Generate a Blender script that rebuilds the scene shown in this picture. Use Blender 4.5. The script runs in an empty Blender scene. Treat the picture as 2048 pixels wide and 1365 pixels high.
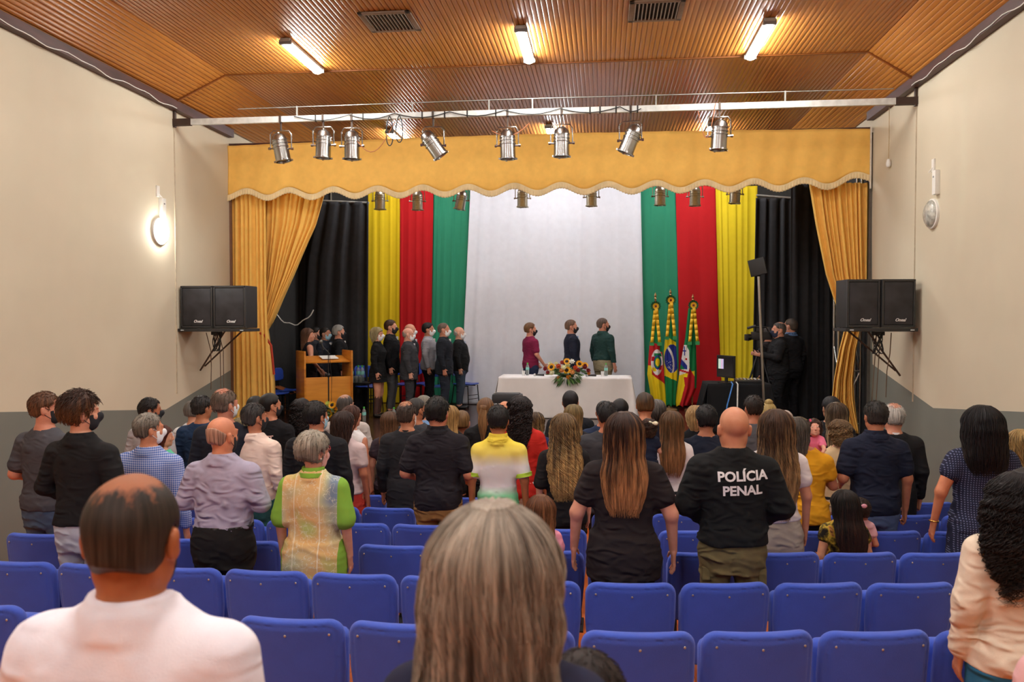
import bpy, bmesh, math, random
import numpy as np
from mathutils import Vector, Matrix
from mathutils.bvhtree import BVHTree
rng = np.random.default_rng(7)
random.seed(7)
SC = bpy.context.scene
COL = SC.collection
PI = math.pi

# ------------------------------------------------------------------ camera
FPX = 1600.0
YAW = math.radians(6.45)          # the camera looks this far left of the hall's axis
PIT = math.atan(42.5 / FPX)       # and slightly down
CAMZ = 1.90
cam_d = bpy.data.cameras.new('camera')
cam = bpy.data.objects.new('camera', cam_d)
COL.objects.link(cam)
cam.location = (0, 0, CAMZ)
cam.rotation_euler = (PI/2 - PIT, 0, YAW)
cam_d.sensor_width = 36
cam_d.lens = 36 * FPX / 2048
cam_d.clip_start = 0.05
cam_d.dof.use_dof = True
cam_d.dof.focus_distance = 9.0
cam_d.dof.aperture_fstop = 4.0
SC.camera = cam

# ------------------------------------------------------------------ view, world, sampler
SC.view_settings.view_transform = 'Standard'
SC.view_settings.look = 'None'
SC.view_settings.gamma = 1
SC.view_settings.exposure = 0.32
SC.view_settings.use_curve_mapping = False
wd = bpy.data.worlds.new('world'); SC.world = wd; wd.use_nodes = True
wd.node_tree.nodes['Background'].inputs[0].default_value = (0.9, 0.92, 1, 1)
wd.node_tree.nodes['Background'].inputs[1].default_value = 0.02
SC.cycles.max_bounces = 6
SC.cycles.diffuse_bounces = 4
SC.cycles.glossy_bounces = 3
SC.cycles.transmission_bounces = 4
SC.cycles.transparent_max_bounces = 6
SC.cycles.sample_clamp_indirect = 4
SC.cycles.caustics_reflective = False
SC.cycles.caustics_refractive = False

TUBE = 108.0       # ceiling tube strength
LAMP = 90.0

# ------------------------------------------------------------------ pixel helpers (used once, to take real places off the photograph)
_F = Vector((-math.sin(YAW)*math.cos(PIT), math.cos(YAW)*math.cos(PIT), -math.sin(PIT)))
_R = Vector((math.cos(YAW), math.sin(YAW), 0))
_U = _R.cross(_F)
_C = Vector((0, 0, CAMZ))
def dirv(x, y):
    return _F + _R*((x-1024)/FPX) + _U*((682.5-y)/FPX)
def atY(x, y, Y):
    d = dirv(x, y); return _C + d*(Y/d.y)
def atZ(x, y, z):
    d = dirv(x, y); return _C + d*((z-CAMZ)/d.z)
def atX(x, y, X):
    d = dirv(x, y); return _C + d*(X/d.x)
def floorz(Y):
    return -0.098*Y if Y < 11.8 else -0.098*11.8
STG = 0.08        # stage floor height

# ------------------------------------------------------------------ objects and tags
def tag(o, label=None, cat=None, group=None, kind=None):
    if label: o['label'] = label
    if cat: o['category'] = cat
    if group: o['group'] = group
    if kind: o['kind'] = kind
    return o
def empty(name, loc, rz=0, label=None, cat=None, group=None):
    o = bpy.data.objects.new(name, None); COL.objects.link(o)
    o.location = loc; o.rotation_euler = (0, 0, rz); o.empty_display_size = .1
    return tag(o, label, cat, group)
def link(name, me, parent=None, mats=(), loc=None):
    o = bpy.data.objects.new(name, me); COL.objects.link(o)
    for m in mats: me.materials.append(m)
    if parent: o.parent = parent
    if loc: o.location = loc
    return o
def copy_tree(o, parent=None):
    c = o.copy(); COL.objects.link(c)
    if parent: c.parent = parent
    for ch in o.children: copy_tree(ch, c)
    return c

# ------------------------------------------------------------------ materials
def lin(c):
    return tuple(((v/12.92) if v <= .04045 else ((v+.055)/1.055)**2.4) for v in c)
def hx(s):
    return lin(tuple(int(s[i:i+2], 16)/255 for i in (0, 2, 4)))
class NT:
    def __init__(s, name):
        s.m = bpy.data.materials.new(name); s.m.use_nodes = True
        s.t = s.m.node_tree; s.b = s.t.nodes['Principled BSDF']
    def n(s, ty, **kw):
        o = s.t.nodes.new(ty)
        for k, v in kw.items():
            if k.startswith('i_'): o.inputs[k[2:].replace('_', ' ')].default_value = v
            else: setattr(o, k, v)
        return o
    def l(s, a, b): s.t.links.new(a, b)
    def coord(s, scale=(1, 1, 1)):
        tc = s.n('ShaderNodeTexCoord'); mp = s.n('ShaderNodeMapping'); mp.inputs['Scale'].default_value = scale
        s.l(tc.outputs['Object'], mp.inputs[0]); return mp.outputs[0]
    def noise(s, vec, scale, detail=3):
        o = s.n('ShaderNodeTexNoise'); o.inputs['Scale'].default_value = scale; o.inputs['Detail'].default_value = detail
        s.l(vec, o.inputs['Vector']); return o.outputs['Fac']
    def ramp(s, fac, stops, interp='LINEAR'):
        o = s.n('ShaderNodeValToRGB'); cr = o.color_ramp; cr.interpolation = interp
        while len(cr.elements) < len(stops): cr.elements.new(.5)
        for e, (p, c) in zip(cr.elements, stops): e.position = p; e.color = (*c[:3], 1)
        s.l(fac, o.inputs[0]); return o.outputs[0]
    def mix(s, fac, a, b, mode='MIX'):
        o = s.n('ShaderNodeMix', data_type='RGBA', blend_type=mode)
        for sock, v in ((o.inputs[0], fac), (o.inputs[6], a), (o.inputs[7], b)):
            if isinstance(v, (int, float)): sock.default_value = v
            elif isinstance(v, tuple): sock.default_value = (*v[:3], 1)
            else: s.l(v, sock)
        return o.outputs[2]
    def math(s, op, a, b=0.0):
        o = s.n('ShaderNodeMath', operation=op)
        for sock, v in ((o.inputs[0], a), (o.inputs[1], b)):
            if isinstance(v, (int, float)): sock.default_value = v
            else: s.l(v, sock)
        return o.outputs[0]
    def sep(s, vec):
        o = s.n('ShaderNodeSeparateXYZ'); s.l(vec, o.inputs[0]); return o.outputs
    def bump(s, h, strength, dist=.01):
        o = s.n('ShaderNodeBump'); o.inputs['Strength'].default_value = strength; o.inputs['Distance'].default_value = dist
        s.l(h, o.inputs['Height']); s.l(o.outputs[0], s.b.inputs['Normal'])
    def col(s, c):
        if isinstance(c, tuple): s.b.inputs['Base Color'].default_value = (*c[:3], 1)
        else: s.l(c, s.b.inputs['Base Color'])
    def pr(s, rough=.6, metal=0, spec=.5):
        s.b.inputs['Roughness'].default_value = rough; s.b.inputs['Metallic'].default_value = metal
        s.b.inputs['Specular IOR Level'].default_value = spec
_mc = {}
def plain(hexc, rough=.6, metal=0, spec=.5, var=.12, vs=14, name='surface'):
    k = ('p', hexc, rough, metal, spec, var, vs)
    if k not in _mc:
        t = NT(name); c = hx(hexc)
        if var:
            f = t.noise(t.coord(), vs, 2)
            t.col(t.ramp(f, [(.3, tuple(v*(1-var) for v in c)), (.7, tuple(min(1, v*(1+var)) for v in c))]))
        else: t.col(c)
        t.pr(rough, metal, spec); _mc[k] = t.m
    return _mc[k]
def cloth(hexc, rough=.9, weave=420, var=.1, name='cloth', spec=.25, fold=0, wrinkle=0):
    k = ('c', hexc, rough, weave, var, fold, wrinkle)
    if k not in _mc:
        t = NT(name); c = hx(hexc); v = t.coord()
        f = t.noise(v, 9, 3)
        t.col(t.ramp(f, [(.25, tuple(x*(1-var) for x in c)), (.75, tuple(min(1, x*(1+var)) for x in c))]))
        t.pr(rough, 0, spec)
        h = t.noise(v, weave, 2)
        if fold: h = t.math('ADD', t.math('MULTIPLY', h, .15), t.math('MULTIPLY', t.noise(t.coord((1, 1, 1.6)), 11, 3), fold))
        if wrinkle:
            w = t.n('ShaderNodeTexNoise', noise_type='RIDGED_MULTIFRACTAL'); w.inputs['Scale'].default_value = 8; w.inputs['Detail'].default_value = 2; w.inputs['Distortion'].default_value = .6
            t.l(t.coord((1, 1, 1.9)), w.inputs['Vector'])
            h = t.math('ADD', t.math('MULTIPLY', t.noise(v, weave, 2), .02), t.math('MULTIPLY', w.outputs['Fac'], wrinkle))
            t.bump(h, 1.0, .05)
        else: t.bump(h, .35, .006)
        _mc[k] = t.m
    return _mc[k]
def skin(hexc):
    k = ('s', hexc)
    if k not in _mc:
        t = NT('skin'); c = hx(hexc); v = t.coord()
        f = t.noise(v, 16, 3)
        t.col(t.ramp(f, [(.3, (c[0]*.92, c[1]*.82, c[2]*.8)), (.7, (min(1, c[0]*1.04), c[1]*1.04, c[2]*1.03))]))
        t.pr(.5, 0, .4)
        t.b.inputs['Subsurface Weight'].default_value = .0
        t.bump(t.noise(v, 160, 2), .15, .004)
        _mc[k] = t.m
    return _mc[k]
def emis(col, s, name='light'):
    t = NT(name); t.col((.9, .9, .9))
    t.b.inputs['Emission Color'].default_value = (*col, 1); t.b.inputs['Emission Strength'].default_value = s
    return t.m
def woodm(h1, h2, rough=.4, scale=(1, 12, 12), name='wood', spec=.5, plank=0, axis=0):
    k = ('w', h1, h2, rough, scale, plank, axis)
    if k in _mc: return _mc[k]
    t = NT(name); v = t.coord(scale)
    f = t.noise(v, 2.2, 5)
    c = t.ramp(f, [(.3, hx(h1)), (.7, hx(h2))])
    if plank:
        s = t.sep(t.coord()); fl = t.math('FLOOR', t.math('DIVIDE', s[axis], plank))
        wn = t.n('ShaderNodeTexWhiteNoise', noise_dimensions='1D'); t.l(fl, wn.inputs['W'])
        c = t.mix(t.math('MULTIPLY', wn.outputs[0], .35), c, hx(h1))
        fr = t.math('FRACT', t.math('DIVIDE', s[axis], plank))
        g = t.math('LESS_THAN', fr, .04)
        c = t.mix(g, c, tuple(x*.35 for x in hx(h1)))
    t.col(c); t.pr(rough, 0, spec); t.bump(f, .12, .004)
    _mc[k] = t.m
    return t.m
BLACKM = plain('18181a', .5)
STEEL = plain('b9b8b2', .28, 1.0, .5, .05)
GREYM = plain('9c9d98', .45, .3)
WHITEP = plain('e6e6e0', .5, 0, .5, .03)

# ------------------------------------------------------------------ mesh helpers
def mesh_np(name, V, F, smooth=True):
    me = bpy.data.meshes.new(name)
    V = np.asarray(V, dtype=np.float32); F = np.asarray(F, dtype=np.int32)
    me.vertices.add(len(V)); me.vertices.foreach_set('co', V.ravel())
    k = F.shape[1]
    me.loops.add(F.size); me.loops.foreach_set('vertex_index', F.ravel())
    me.polygons.add(len(F)); me.polygons.foreach_set('loop_start', np.arange(0, F.size, k, dtype=np.int32))
    me.polygons.foreach_set('loop_total', np.full(len(F), k, dtype=np.int32))
    me.update(calc_edges=True)
    if smooth: me.polygons.foreach_set('use_smooth', np.ones(len(F), dtype=bool))
    return me
def join_np(parts):
    Vs, Fs, n = [], [], 0
    for V, F in parts:
        if F.shape[1] == 3: F = np.concatenate([F, F[:, 2:3]], 1)
        Vs.append(V); Fs.append(F+n); n += len(V)
    return np.concatenate(Vs), np.concatenate(Fs)
class MB:
    """collects shapes for ONE mesh object"""
    def __init__(s): s.bm = bmesh.new(); s.mi = 0
    def _mark(s, vs):
        fs = set()
        for v in vs: fs.update(v.link_faces)
        for f in fs: f.material_index = s.mi
    def box(s, c, size, rot=None, bevel=0):
        r = bmesh.ops.create_cube(s.bm, size=1); vs = r['verts']
        bmesh.ops.scale(s.bm, vec=size, verts=vs)
        if bevel:
            es = list({e for v in vs for e in v.link_edges})
            rr = bmesh.ops.bevel(s.bm, geom=es, offset=bevel, segments=2, affect='EDGES', profile=.7)
            vs = list({v for f in rr['faces'] for v in f.verts} | {v for v in vs if v.is_valid})
        M = Matrix.Translation(c) @ (rot.to_4x4() if rot else Matrix.Identity(4))
        bmesh.ops.transform(s.bm, matrix=M, verts=vs); s._mark(vs); return s
    def cyl(s, a, b, r1, r2=None, n=12, cap=True):
        a = Vector(a); b = Vector(b); d = b-a; L = d.length
        r = bmesh.ops.create_cone(s.bm, cap_ends=cap, segments=n, radius1=r1, radius2=r1 if r2 is None else r2, depth=L)
        M = Matrix.Translation((a+b)/2) @ d.to_track_quat('Z', 'Y').to_matrix().to_4x4()
        bmesh.ops.transform(s.bm, matrix=M, verts=r['verts']); s._mark(r['verts']); return s
    def sph(s, c, r, sc=(1, 1, 1), n=12, rot=None):
        q = bmesh.ops.create_uvsphere(s.bm, u_segments=n, v_segments=max(6, n//2+2), radius=r)
        M = Matrix.Translation(c) @ (rot.to_4x4() if rot else Matrix.Identity(4)) @ Matrix.Diagonal((*sc, 1))
        bmesh.ops.transform(s.bm, matrix=M, verts=q['verts']); s._mark(q['verts']); return s
    def tube(s, pts, r, n=6):
        pts = [Vector(p) for p in pts]; rings = []
        for i, p in enumerate(pts):
            d = (pts[min(i+1, len(pts)-1)] - pts[max(i-1, 0)]).normalized()
            q = d.to_track_quat('Z', 'Y'); rr = r[i] if hasattr(r, '__len__') else r
            rings.append([s.bm.verts.new(p + q @ Vector((rr*math.cos(2*PI*k/n), rr*math.sin(2*PI*k/n), 0))) for k in range(n)])
        for A, B in zip(rings, rings[1:]):
            for k in range(n):
                f = s.bm.faces.new((A[k], A[(k+1) % n], B[(k+1) % n], B[k])); f.material_index = s.mi
        for R, rev in ((rings[0], True), (rings[-1], False)):
            f = s.bm.faces.new(R[::-1] if rev else R); f.material_index = s.mi
        return s
    def lathe(s, prof, c=(0, 0, 0), n=20, M=None):
        rings = []
        M = M or Matrix.Identity(4)
        for r, z in prof:
            rings.append([s.bm.verts.new(Vector(c) + (M @ Vector((r*math.cos(2*PI*k/n), r*math.sin(2*PI*k/n), z)))) for k in range(n)])
        for A, B in zip(rings, rings[1:]):
            for k in range(n):
                f = s.bm.faces.new((A[k], A[(k+1) % n], B[(k+1) % n], B[k])); f.material_index = s.mi
        return s
    def quad(s, *ps):
        f = s.bm.faces.new([s.bm.verts.new(p) for p in ps]); f.material_index = s.mi; return s
    def build(s, name, mats, parent=None, smooth=True, angle=40):
        bmesh.ops.recalc_face_normals(s.bm, faces=s.bm.faces) if smooth != 'raw' else None
        me = bpy.data.meshes.new(name); s.bm.to_mesh(me); s.bm.free()
        if smooth:
            me.polygons.foreach_set('use_smooth', [True]*len(me.polygons))
            try: me.set_sharp_from_angle(angle=math.radians(angle))
            except Exception: pass
        if not isinstance(mats, (list, tuple)): mats = [mats]
        return link(name, me, parent, mats)
def split(o):
    """each loose piece of a mesh becomes a part of its own"""
    me = o.data; n = len(me.vertices); par = list(range(n))
    def fd(a):
        while par[a] != a: par[a] = par[par[a]]; a = par[a]
        return a
    for e in me.edges:
        a, c = fd(e.vertices[0]), fd(e.vertices[1])
        if a != c: par[a] = c
    roots = sorted({fd(i) for i in range(n)})
    if len(roots) < 2: return [o]
    out = []
    for r in roots:
        bm = bmesh.new(); bm.from_mesh(me); bm.verts.ensure_lookup_table()
        bmesh.ops.delete(bm, geom=[v for v in bm.verts if fd(v.index) != r], context='VERTS')
        m2 = bpy.data.meshes.new(o.name.split('.')[0]); bm.to_mesh(m2); bm.free()
        q = link(o.name.split('.')[0], m2, o.parent, list(me.materials)); q.location = o.location; out.append(q)
    bpy.data.objects.remove(o); return out
def grid_mesh(name, fn, nu, nv, mats, parent=None, matfn=None, thick=0, smooth=True):
    """surface from fn(u,v)->(x,y,z) arrays; optional thickness"""
    u, v = np.meshgrid(np.linspace(0, 1, nu+1), np.linspace(0, 1, nv+1), indexing='ij')
    P = np.stack([np.broadcast_to(a, u.shape) for a in fn(u, v)], -1).reshape(-1, 3)
    i, j = np.meshgrid(np.arange(nu), np.arange(nv), indexing='ij')
    a = (i*(nv+1)+j).ravel(); F = np.stack([a, a+nv+1, a+nv+2, a+1], 1)
    me = mesh_np(name, P, F, smooth)
    if not isinstance(mats, (list, tuple)): mats = [mats]
    o = link(name, me, parent, mats)
    if matfn is not None:
        uc, vc = np.meshgrid((np.arange(nu)+.5)/nu, (np.arange(nv)+.5)/nv, indexing='ij')
        me.polygons.foreach_set('material_index', np.asarray(matfn(uc, vc), dtype=np.int32).ravel())
    if thick:
        md = o.modifiers.new('thickness', 'SOLIDIFY'); md.thickness = thick; md.offset = 0
    return o

# ------------------------------------------------------------------ implicit surfaces
def surfnets(ax, V):
    """naive surface nets on a rectilinear grid; ax = three coordinate arrays, V<0 inside"""
    s = V < 0
    c = np.zeros(tuple(n-1 for n in V.shape), np.int8)
    for dx in (0, 1):
        for dy in (0, 1):
            for dz in (0, 1):
                c += s[dx:dx+c.shape[0], dy:dy+c.shape[1], dz:dz+c.shape[2]]
    act = (c > 0) & (c < 8)
    ids = np.argwhere(act)
    n = len(ids)
    if n == 0: return np.zeros((0, 3)), np.zeros((0, 4), int)
    idx = -np.ones(c.shape, np.int64); idx[act] = np.arange(n)
    pos = np.zeros((n, 3)); cnt = np.zeros(n)
    cr = [(a, b) for a in range(8) for b in range(a+1, 8) if bin(a ^ b).count('1') == 1]
    i, j, k = ids.T
    vals = [V[i+(m & 1), j+((m >> 1) & 1), k+((m >> 2) & 1)] for m in range(8)]
    cps = [np.stack([ax[0][i+(m & 1)], ax[1][j+((m >> 1) & 1)], ax[2][k+((m >> 2) & 1)]], 1) for m in range(8)]
    for a, b in cr:
        x = (vals[a] < 0) != (vals[b] < 0)
        d = np.where(x, vals[a]-vals[b], 1.0); t = np.where(x, vals[a]/d, 0)
        pos += np.where(x[:, None], cps[a]+(cps[b]-cps[a])*t[:, None], 0); cnt += x
    pos /= cnt[:, None]
    Fs = []
    for axis in range(3):
        A = [slice(1, -1)]*3; A[axis] = slice(0, -1)
        B = list(A); B[axis] = slice(1, None)
        s0 = s[tuple(A)]; s1 = s[tuple(B)]
        for flip, m in ((0, s0 & ~s1), (1, ~s0 & s1)):
            q = np.argwhere(m)
            if len(q) == 0: continue
            q = q + 1; q[:, axis] -= 1
            u, w = (axis+1) % 3, (axis+2) % 3
            def at(du, dw):
                r = q.copy(); r[:, u] -= du; r[:, w] -= dw
                return idx[r[:, 0], r[:, 1], r[:, 2]]
            f = np.stack([at(1, 1), at(0, 1), at(0, 0), at(1, 0)], 1)
            Fs.append(f[:, ::-1] if flip else f)
    F = np.concatenate(Fs)
    return pos, F[(F >= 0).all(1)]
def axis_pts(lo, hi, h, fine=()):
    x = lo; out = [lo]
    while x < hi:
        hh = h
        for a, b, hf in fine:
            if a-hf*1.5 <= x <= b: hh = min(hh, hf)
        x += hh; out.append(x)
    return np.array(out)
class Field:
    def __init__(s, lo, hi, h, fx=(), fy=(), fz=()):
        s.ax = [axis_pts(lo[0], hi[0], h, fx), axis_pts(lo[1], hi[1], h, fy), axis_pts(lo[2], hi[2], h, fz)]
        s.V = np.full(tuple(len(a) for a in s.ax), 1.0, np.float32)
    def sub(s, lo, hi):
        sl = tuple(slice(max(0, np.searchsorted(a, l)-1), np.searchsorted(a, u)+1) for a, l, u in zip(s.ax, lo, hi))
        return sl, s.ax[0][sl[0]][:, None, None], s.ax[1][sl[1]][None, :, None], s.ax[2][sl[2]][None, None, :]
    def add(s, f, lo, hi, k=.02, op='u'):
        p = k*1.2+.03
        sl, X, Y, Z = s.sub([a-p for a in lo], [a+p for a in hi])
        v = s.V[sl]
        if v.size == 0: return
        d = np.broadcast_to(f(X, Y, Z), v.shape)
        if op == 'u':
            if k > 0:
                h = np.clip(.5+.5*(v-d)/k, 0, 1); r = v+(d-v)*h - k*h*(1-h)
            else: r = np.minimum(v, d)
        elif op == 's':     # smooth subtract
            d = -d; h = np.clip(.5-.5*(v-d)/k, 0, 1); r = v+(d-v)*h + k*h*(1-h)
        s.V[sl] = r
    def cap(s, a, b, ra, rb=None, k=.02, op='u', sc=None):
        a = np.array(a, float); b = np.array(b, float); rb = ra if rb is None else rb
        d = b-a; L = max(1e-9, d @ d); m = max(ra, rb)
        def f(X, Y, Z):
            t = np.clip(((X-a[0])*d[0]+(Y-a[1])*d[1]+(Z-a[2])*d[2])/L, 0, 1)
            return np.sqrt((X-a[0]-t*d[0])**2+(Y-a[1]-t*d[1])**2+(Z-a[2]-t*d[2])**2)-(ra+(rb-ra)*t)
        s.add(f, np.minimum(a, b)-m, np.maximum(a, b)+m, k, op)
    def ell(s, c, r, k=.02, op='u', fr=None):
        """ellipsoid; fr=(origin, R(3x3 world->local), scale) evaluates in a local frame"""
        r = np.array(r, float); c = np.array(c, float)
        if fr is None:
            def f(X, Y, Z):
                x, y, z = X-c[0], Y-c[1], Z-c[2]
                k0 = np.sqrt((x/r[0])**2+(y/r[1])**2+(z/r[2])**2)+1e-9
                k1 = np.sqrt((x/r[0]**2)**2+(y/r[1]**2)**2+(z/r[2]**2)**2)+1e-9
                return k0*(k0-1)/k1
            s.add(f, c-r, c+r, k, op)
        else:
            o, R, q = fr
            wc = o + (R.T @ c)*q; m = r.max()*q
            def f(X, Y, Z):
                x, y, z = X-o[0], Y-o[1], Z-o[2]
                lx = (R[0, 0]*x+R[0, 1]*y+R[0, 2]*z)/q-c[0]; ly = (R[1, 0]*x+R[1, 1]*y+R[1, 2]*z)/q-c[1]; lz = (R[2, 0]*x+R[2, 1]*y+R[2, 2]*z)/q-c[2]
                k0 = np.sqrt((lx/r[0])**2+(ly/r[1])**2+(lz/r[2])**2)+1e-9
                k1 = np.sqrt((lx/r[0]**2)**2+(ly/r[1]**2)**2+(lz/r[2]**2)**2)+1e-9
                return q*k0*(k0-1)/k1
            s.add(f, wc-m, wc+m, k*q, op)
    def stack(s, prof, k=.03, e=0, ex=2.3, op='u'):
        """elliptic sections: rows (z, wx, wy, cy)"""
        P = np.array(sorted(prof)); zs = np.linspace(P[0, 0], P[-1, 0], 60)
        q = [np.interp(zs, P[:, 0], P[:, i]) for i in (1, 2, 3)]
        for _ in range(3): q = [np.concatenate([[a[0]], (a[:-2]+2*a[1:-1]+a[2:])/4, [a[-1]]]) for a in q]
        m = max(q[0].max(), q[1].max())+abs(q[2]).max()+e
        z0, z1 = P[0, 0], P[-1, 0]
        def f(X, Y, Z):
            wx = np.interp(Z, zs, q[0])+e; wy = np.interp(Z, zs, q[1])+e; cy = np.interp(Z, zs, q[2])
            g = ((np.abs(X)/wx)**ex+(np.abs(Y-cy)/wy)**ex)**(1/ex)
            d = (g-1)*np.minimum(wx, wy)*1.1
            return np.maximum(d, np.maximum(z0-e-Z, Z-z1-e))
        s.add(f, (-m, -m, z0-e), (m, m, z1+e), k, op)
    def all(s, fn):
        X = s.ax[0][:, None, None]; Y = s.ax[1][None, :, None]; Z = s.ax[2][None, None, :]
        s.V = fn(s.V, X, Y, Z).astype(np.float32)
    def mesh(s):
        # closed at the grid border
        V = s.V; V[0], V[-1] = .05, .05; V[:, 0], V[:, -1] = .05, .05; V[:, :, 0], V[:, :, -1] = .05, .05
        return surfnets(s.ax, V)
def tubes(P, r):
    """P (n,m,3) centre lines -> thin three-sided tubes, r scalar or (n,m)"""
    n, m, _ = P.shape
    T = np.gradient(P, axis=1); T /= np.linalg.norm(T, axis=2, keepdims=True)+1e-9
    ref = np.array([.31, .87, .38]); A = np.cross(T, ref); A /= np.linalg.norm(A, axis=2, keepdims=True)+1e-9
    B = np.cross(T, A); r = np.broadcast_to(r, (n, m))[..., None]
    R = np.stack([P+r*(A*math.cos(t)+B*math.sin(t)) for t in (0, 2*PI/3, 4*PI/3)], 2)
    V = R.reshape(-1, 3); i, j, k = np.meshgrid(np.arange(n), np.arange(m-1), np.arange(3), indexing='ij')
    a = (i*m*3+j*3+k).ravel(); b = (i*m*3+j*3+(k+1) % 3).ravel()
    return V, np.stack([a, b, b+3, a+3], 1)
def wob(X, Y, Z, f, seed, n=4):
    """cheap smooth noise, about -1..1"""
    g = np.random.default_rng(seed); o = 0
    for _ in range(n):
        d = g.normal(size=3); d = d/np.linalg.norm(d)*f*g.uniform(.7, 1.5)
        o = o + np.sin(d[0]*X+d[1]*Y+d[2]*Z+g.uniform(0, 6))
    return o/n*1.4
# ================================================================== PEOPLE
def rotm(yaw, pitch=0, roll=0):
    """world->local 3x3 for a head turned by yaw (about z), pitched (about x) and rolled"""
    M = Matrix.Rotation(yaw, 3, 'Z') @ Matrix.Rotation(pitch, 3, 'X') @ Matrix.Rotation(roll, 3, 'Y')
    return np.array(M.transposed())
TORSO = {  # z, half width, half depth, centre y   (for 1.75 m)
 'm': [(.78, .15, .10, 0), (.86, .168, .118, -.008), (.94, .168, .120, -.012), (1.02, .156, .108, -.004), (1.10, .152, .104, 0), (1.2, .166, .112, .003),
       (1.3, .176, .116, 0), (1.36, .165, .108, -.006), (1.4, .142, .092, -.012), (1.445, .1, .072, -.018), (1.49, .06, .058, -.02)],
 'f': [(.76, .155, .10, 0), (.84, .175, .122, -.01), (.92, .168, .120, -.012), (1.0, .145, .1, 0), (1.08, .128, .09, 0), (1.17, .14, .1, .008),
       (1.27, .152, .118, .014), (1.34, .146, .098, -.002), (1.39, .12, .08, -.012), (1.435, .09, .062, -.018), (1.475, .052, .052, -.02)],
 'k': [(.78, .13, .10, 0), (.86, .135, .11, 0), (.94, .135, .11, .004), (1.02, .13, .108, .008), (1.10, .13, .106, .006), (1.2, .132, .104, 0),
       (1.3, .132, .098, 0), (1.36, .118, .08, -.006), (1.4, .09, .065, -.012), (1.43, .05, .05, -.015)]}
SHW = {'m': .192, 'f': .165, 'k': .135}
ARMS = {'down': ((.238, -.03, 1.13), (.247, .03, .885)), 'front': ((.27, -.03, 1.15), (.09, .19, 1.0)), 'crossed': ((.265, -.02, 1.17), (.02, .2, 1.13)),
        'back': ((.255, -.07, 1.14), (.11, -.15, .95)), 'wide': ((.285, -.03, 1.13), (.305, .04, .89)), 'bent': ((.25, -.06, 1.13), (.2, .16, 1.05)),
        'table': ((.25, .0, 1.13), (.17, .2, .92)), 'high': ((.24, .05, 1.16), (.16, .3, 1.2)), 'chest': ((.25, .03, 1.15), (.06, .19, 1.24))}
def hand_prims(F, w, d, nrm, crl, q, k=.006):
    """palm, four fingers of unequal length and a thumb; d along forearm, nrm finger spread, crl curl side"""
    w, d, nrm, crl = (np.array(a, float) for a in (w, d, nrm, crl))
    p1 = w+d*.045
    for o in (-.022, -.007, .008, .022):
        F.cap(w+d*.005+nrm*o*.8, w+d*.082+nrm*o+crl*.004, .0155*q, .0135*q, .012)
    for o, L, sp in ((-.03, .058, -.12), (-.0105, .07, -.04), (.0095, .076, .04), (.0295, .066, .13)):
        a = w+d*.085+nrm*o; b = a+(d+nrm*sp+crl*.18)*L*.52; c = b+(d*.86+nrm*sp*.6+crl*.52)*L*.5
        F.cap(a, b, .0105*q, .0098*q, .004); F.cap(b, c, .0096*q, .0082*q, .003)
    a = w+d*.02+nrm*.026+crl*.006; b = a+(d*.6+nrm*.62+crl*.3)*.05; c = b+(d*.9+nrm*.22+crl*.3)*.034
    F.cap(a, b, .0125*q, .0105*q, .01); F.cap(b, c, .0102*q, .0082*q, .004)
def head_prims(F, fr, sex, res):
    e = lambda c, r, k=.015, op='u': F.ell(c, r, k, op, fr)
    w = 1.0 if sex == 'm' else .96
    e((0, -.014, .032), (.076*w, .095, .086), .02)
    e((0, .018, -.028), (.064*w, .068, .082), .03)
    e((0, .036, -.076), (.046*w, .044, .034), .03)
    e((-.05, -.005, -.055), (.02, .035, .035), .03); e((.05, -.005, -.055), (.02, .035, .035), .03)
    if res < .016:
        e((0, .096, -.018), (.0105, .016, .03), .012); e((0, .103, -.036), (.016, .013, .0105), .01)
        for s in (-1, 1):
            e((s*.031, .092, .008), (.02, .013, .012), .012, 's')
            e((s*.031, .08, .006), (.0165, .012, .0125), .006)
            e((s*.03, .083, .027), (.024, .01, .008), .012)
            e((s*.04, .062, -.028), (.02, .02, .018), .02)
        e((0, .086, -.062), (.023, .011, .0065), .006); e((0, .084, -.072), (.019, .011, .0065), .006)
        e((0, .074, -.097), (.02, .015, .014), .015)
    for s in (-1, 1):
        e((s*.083*w, -.014, -.012), (.0115, .02, .033), .006); e((s*.088*w, -.022, .0), (.006, .012, .02), .006)
        if res < .013: e((s*.094*w, -.002, -.006), (.008, .011, .018), .005, 's')
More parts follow.
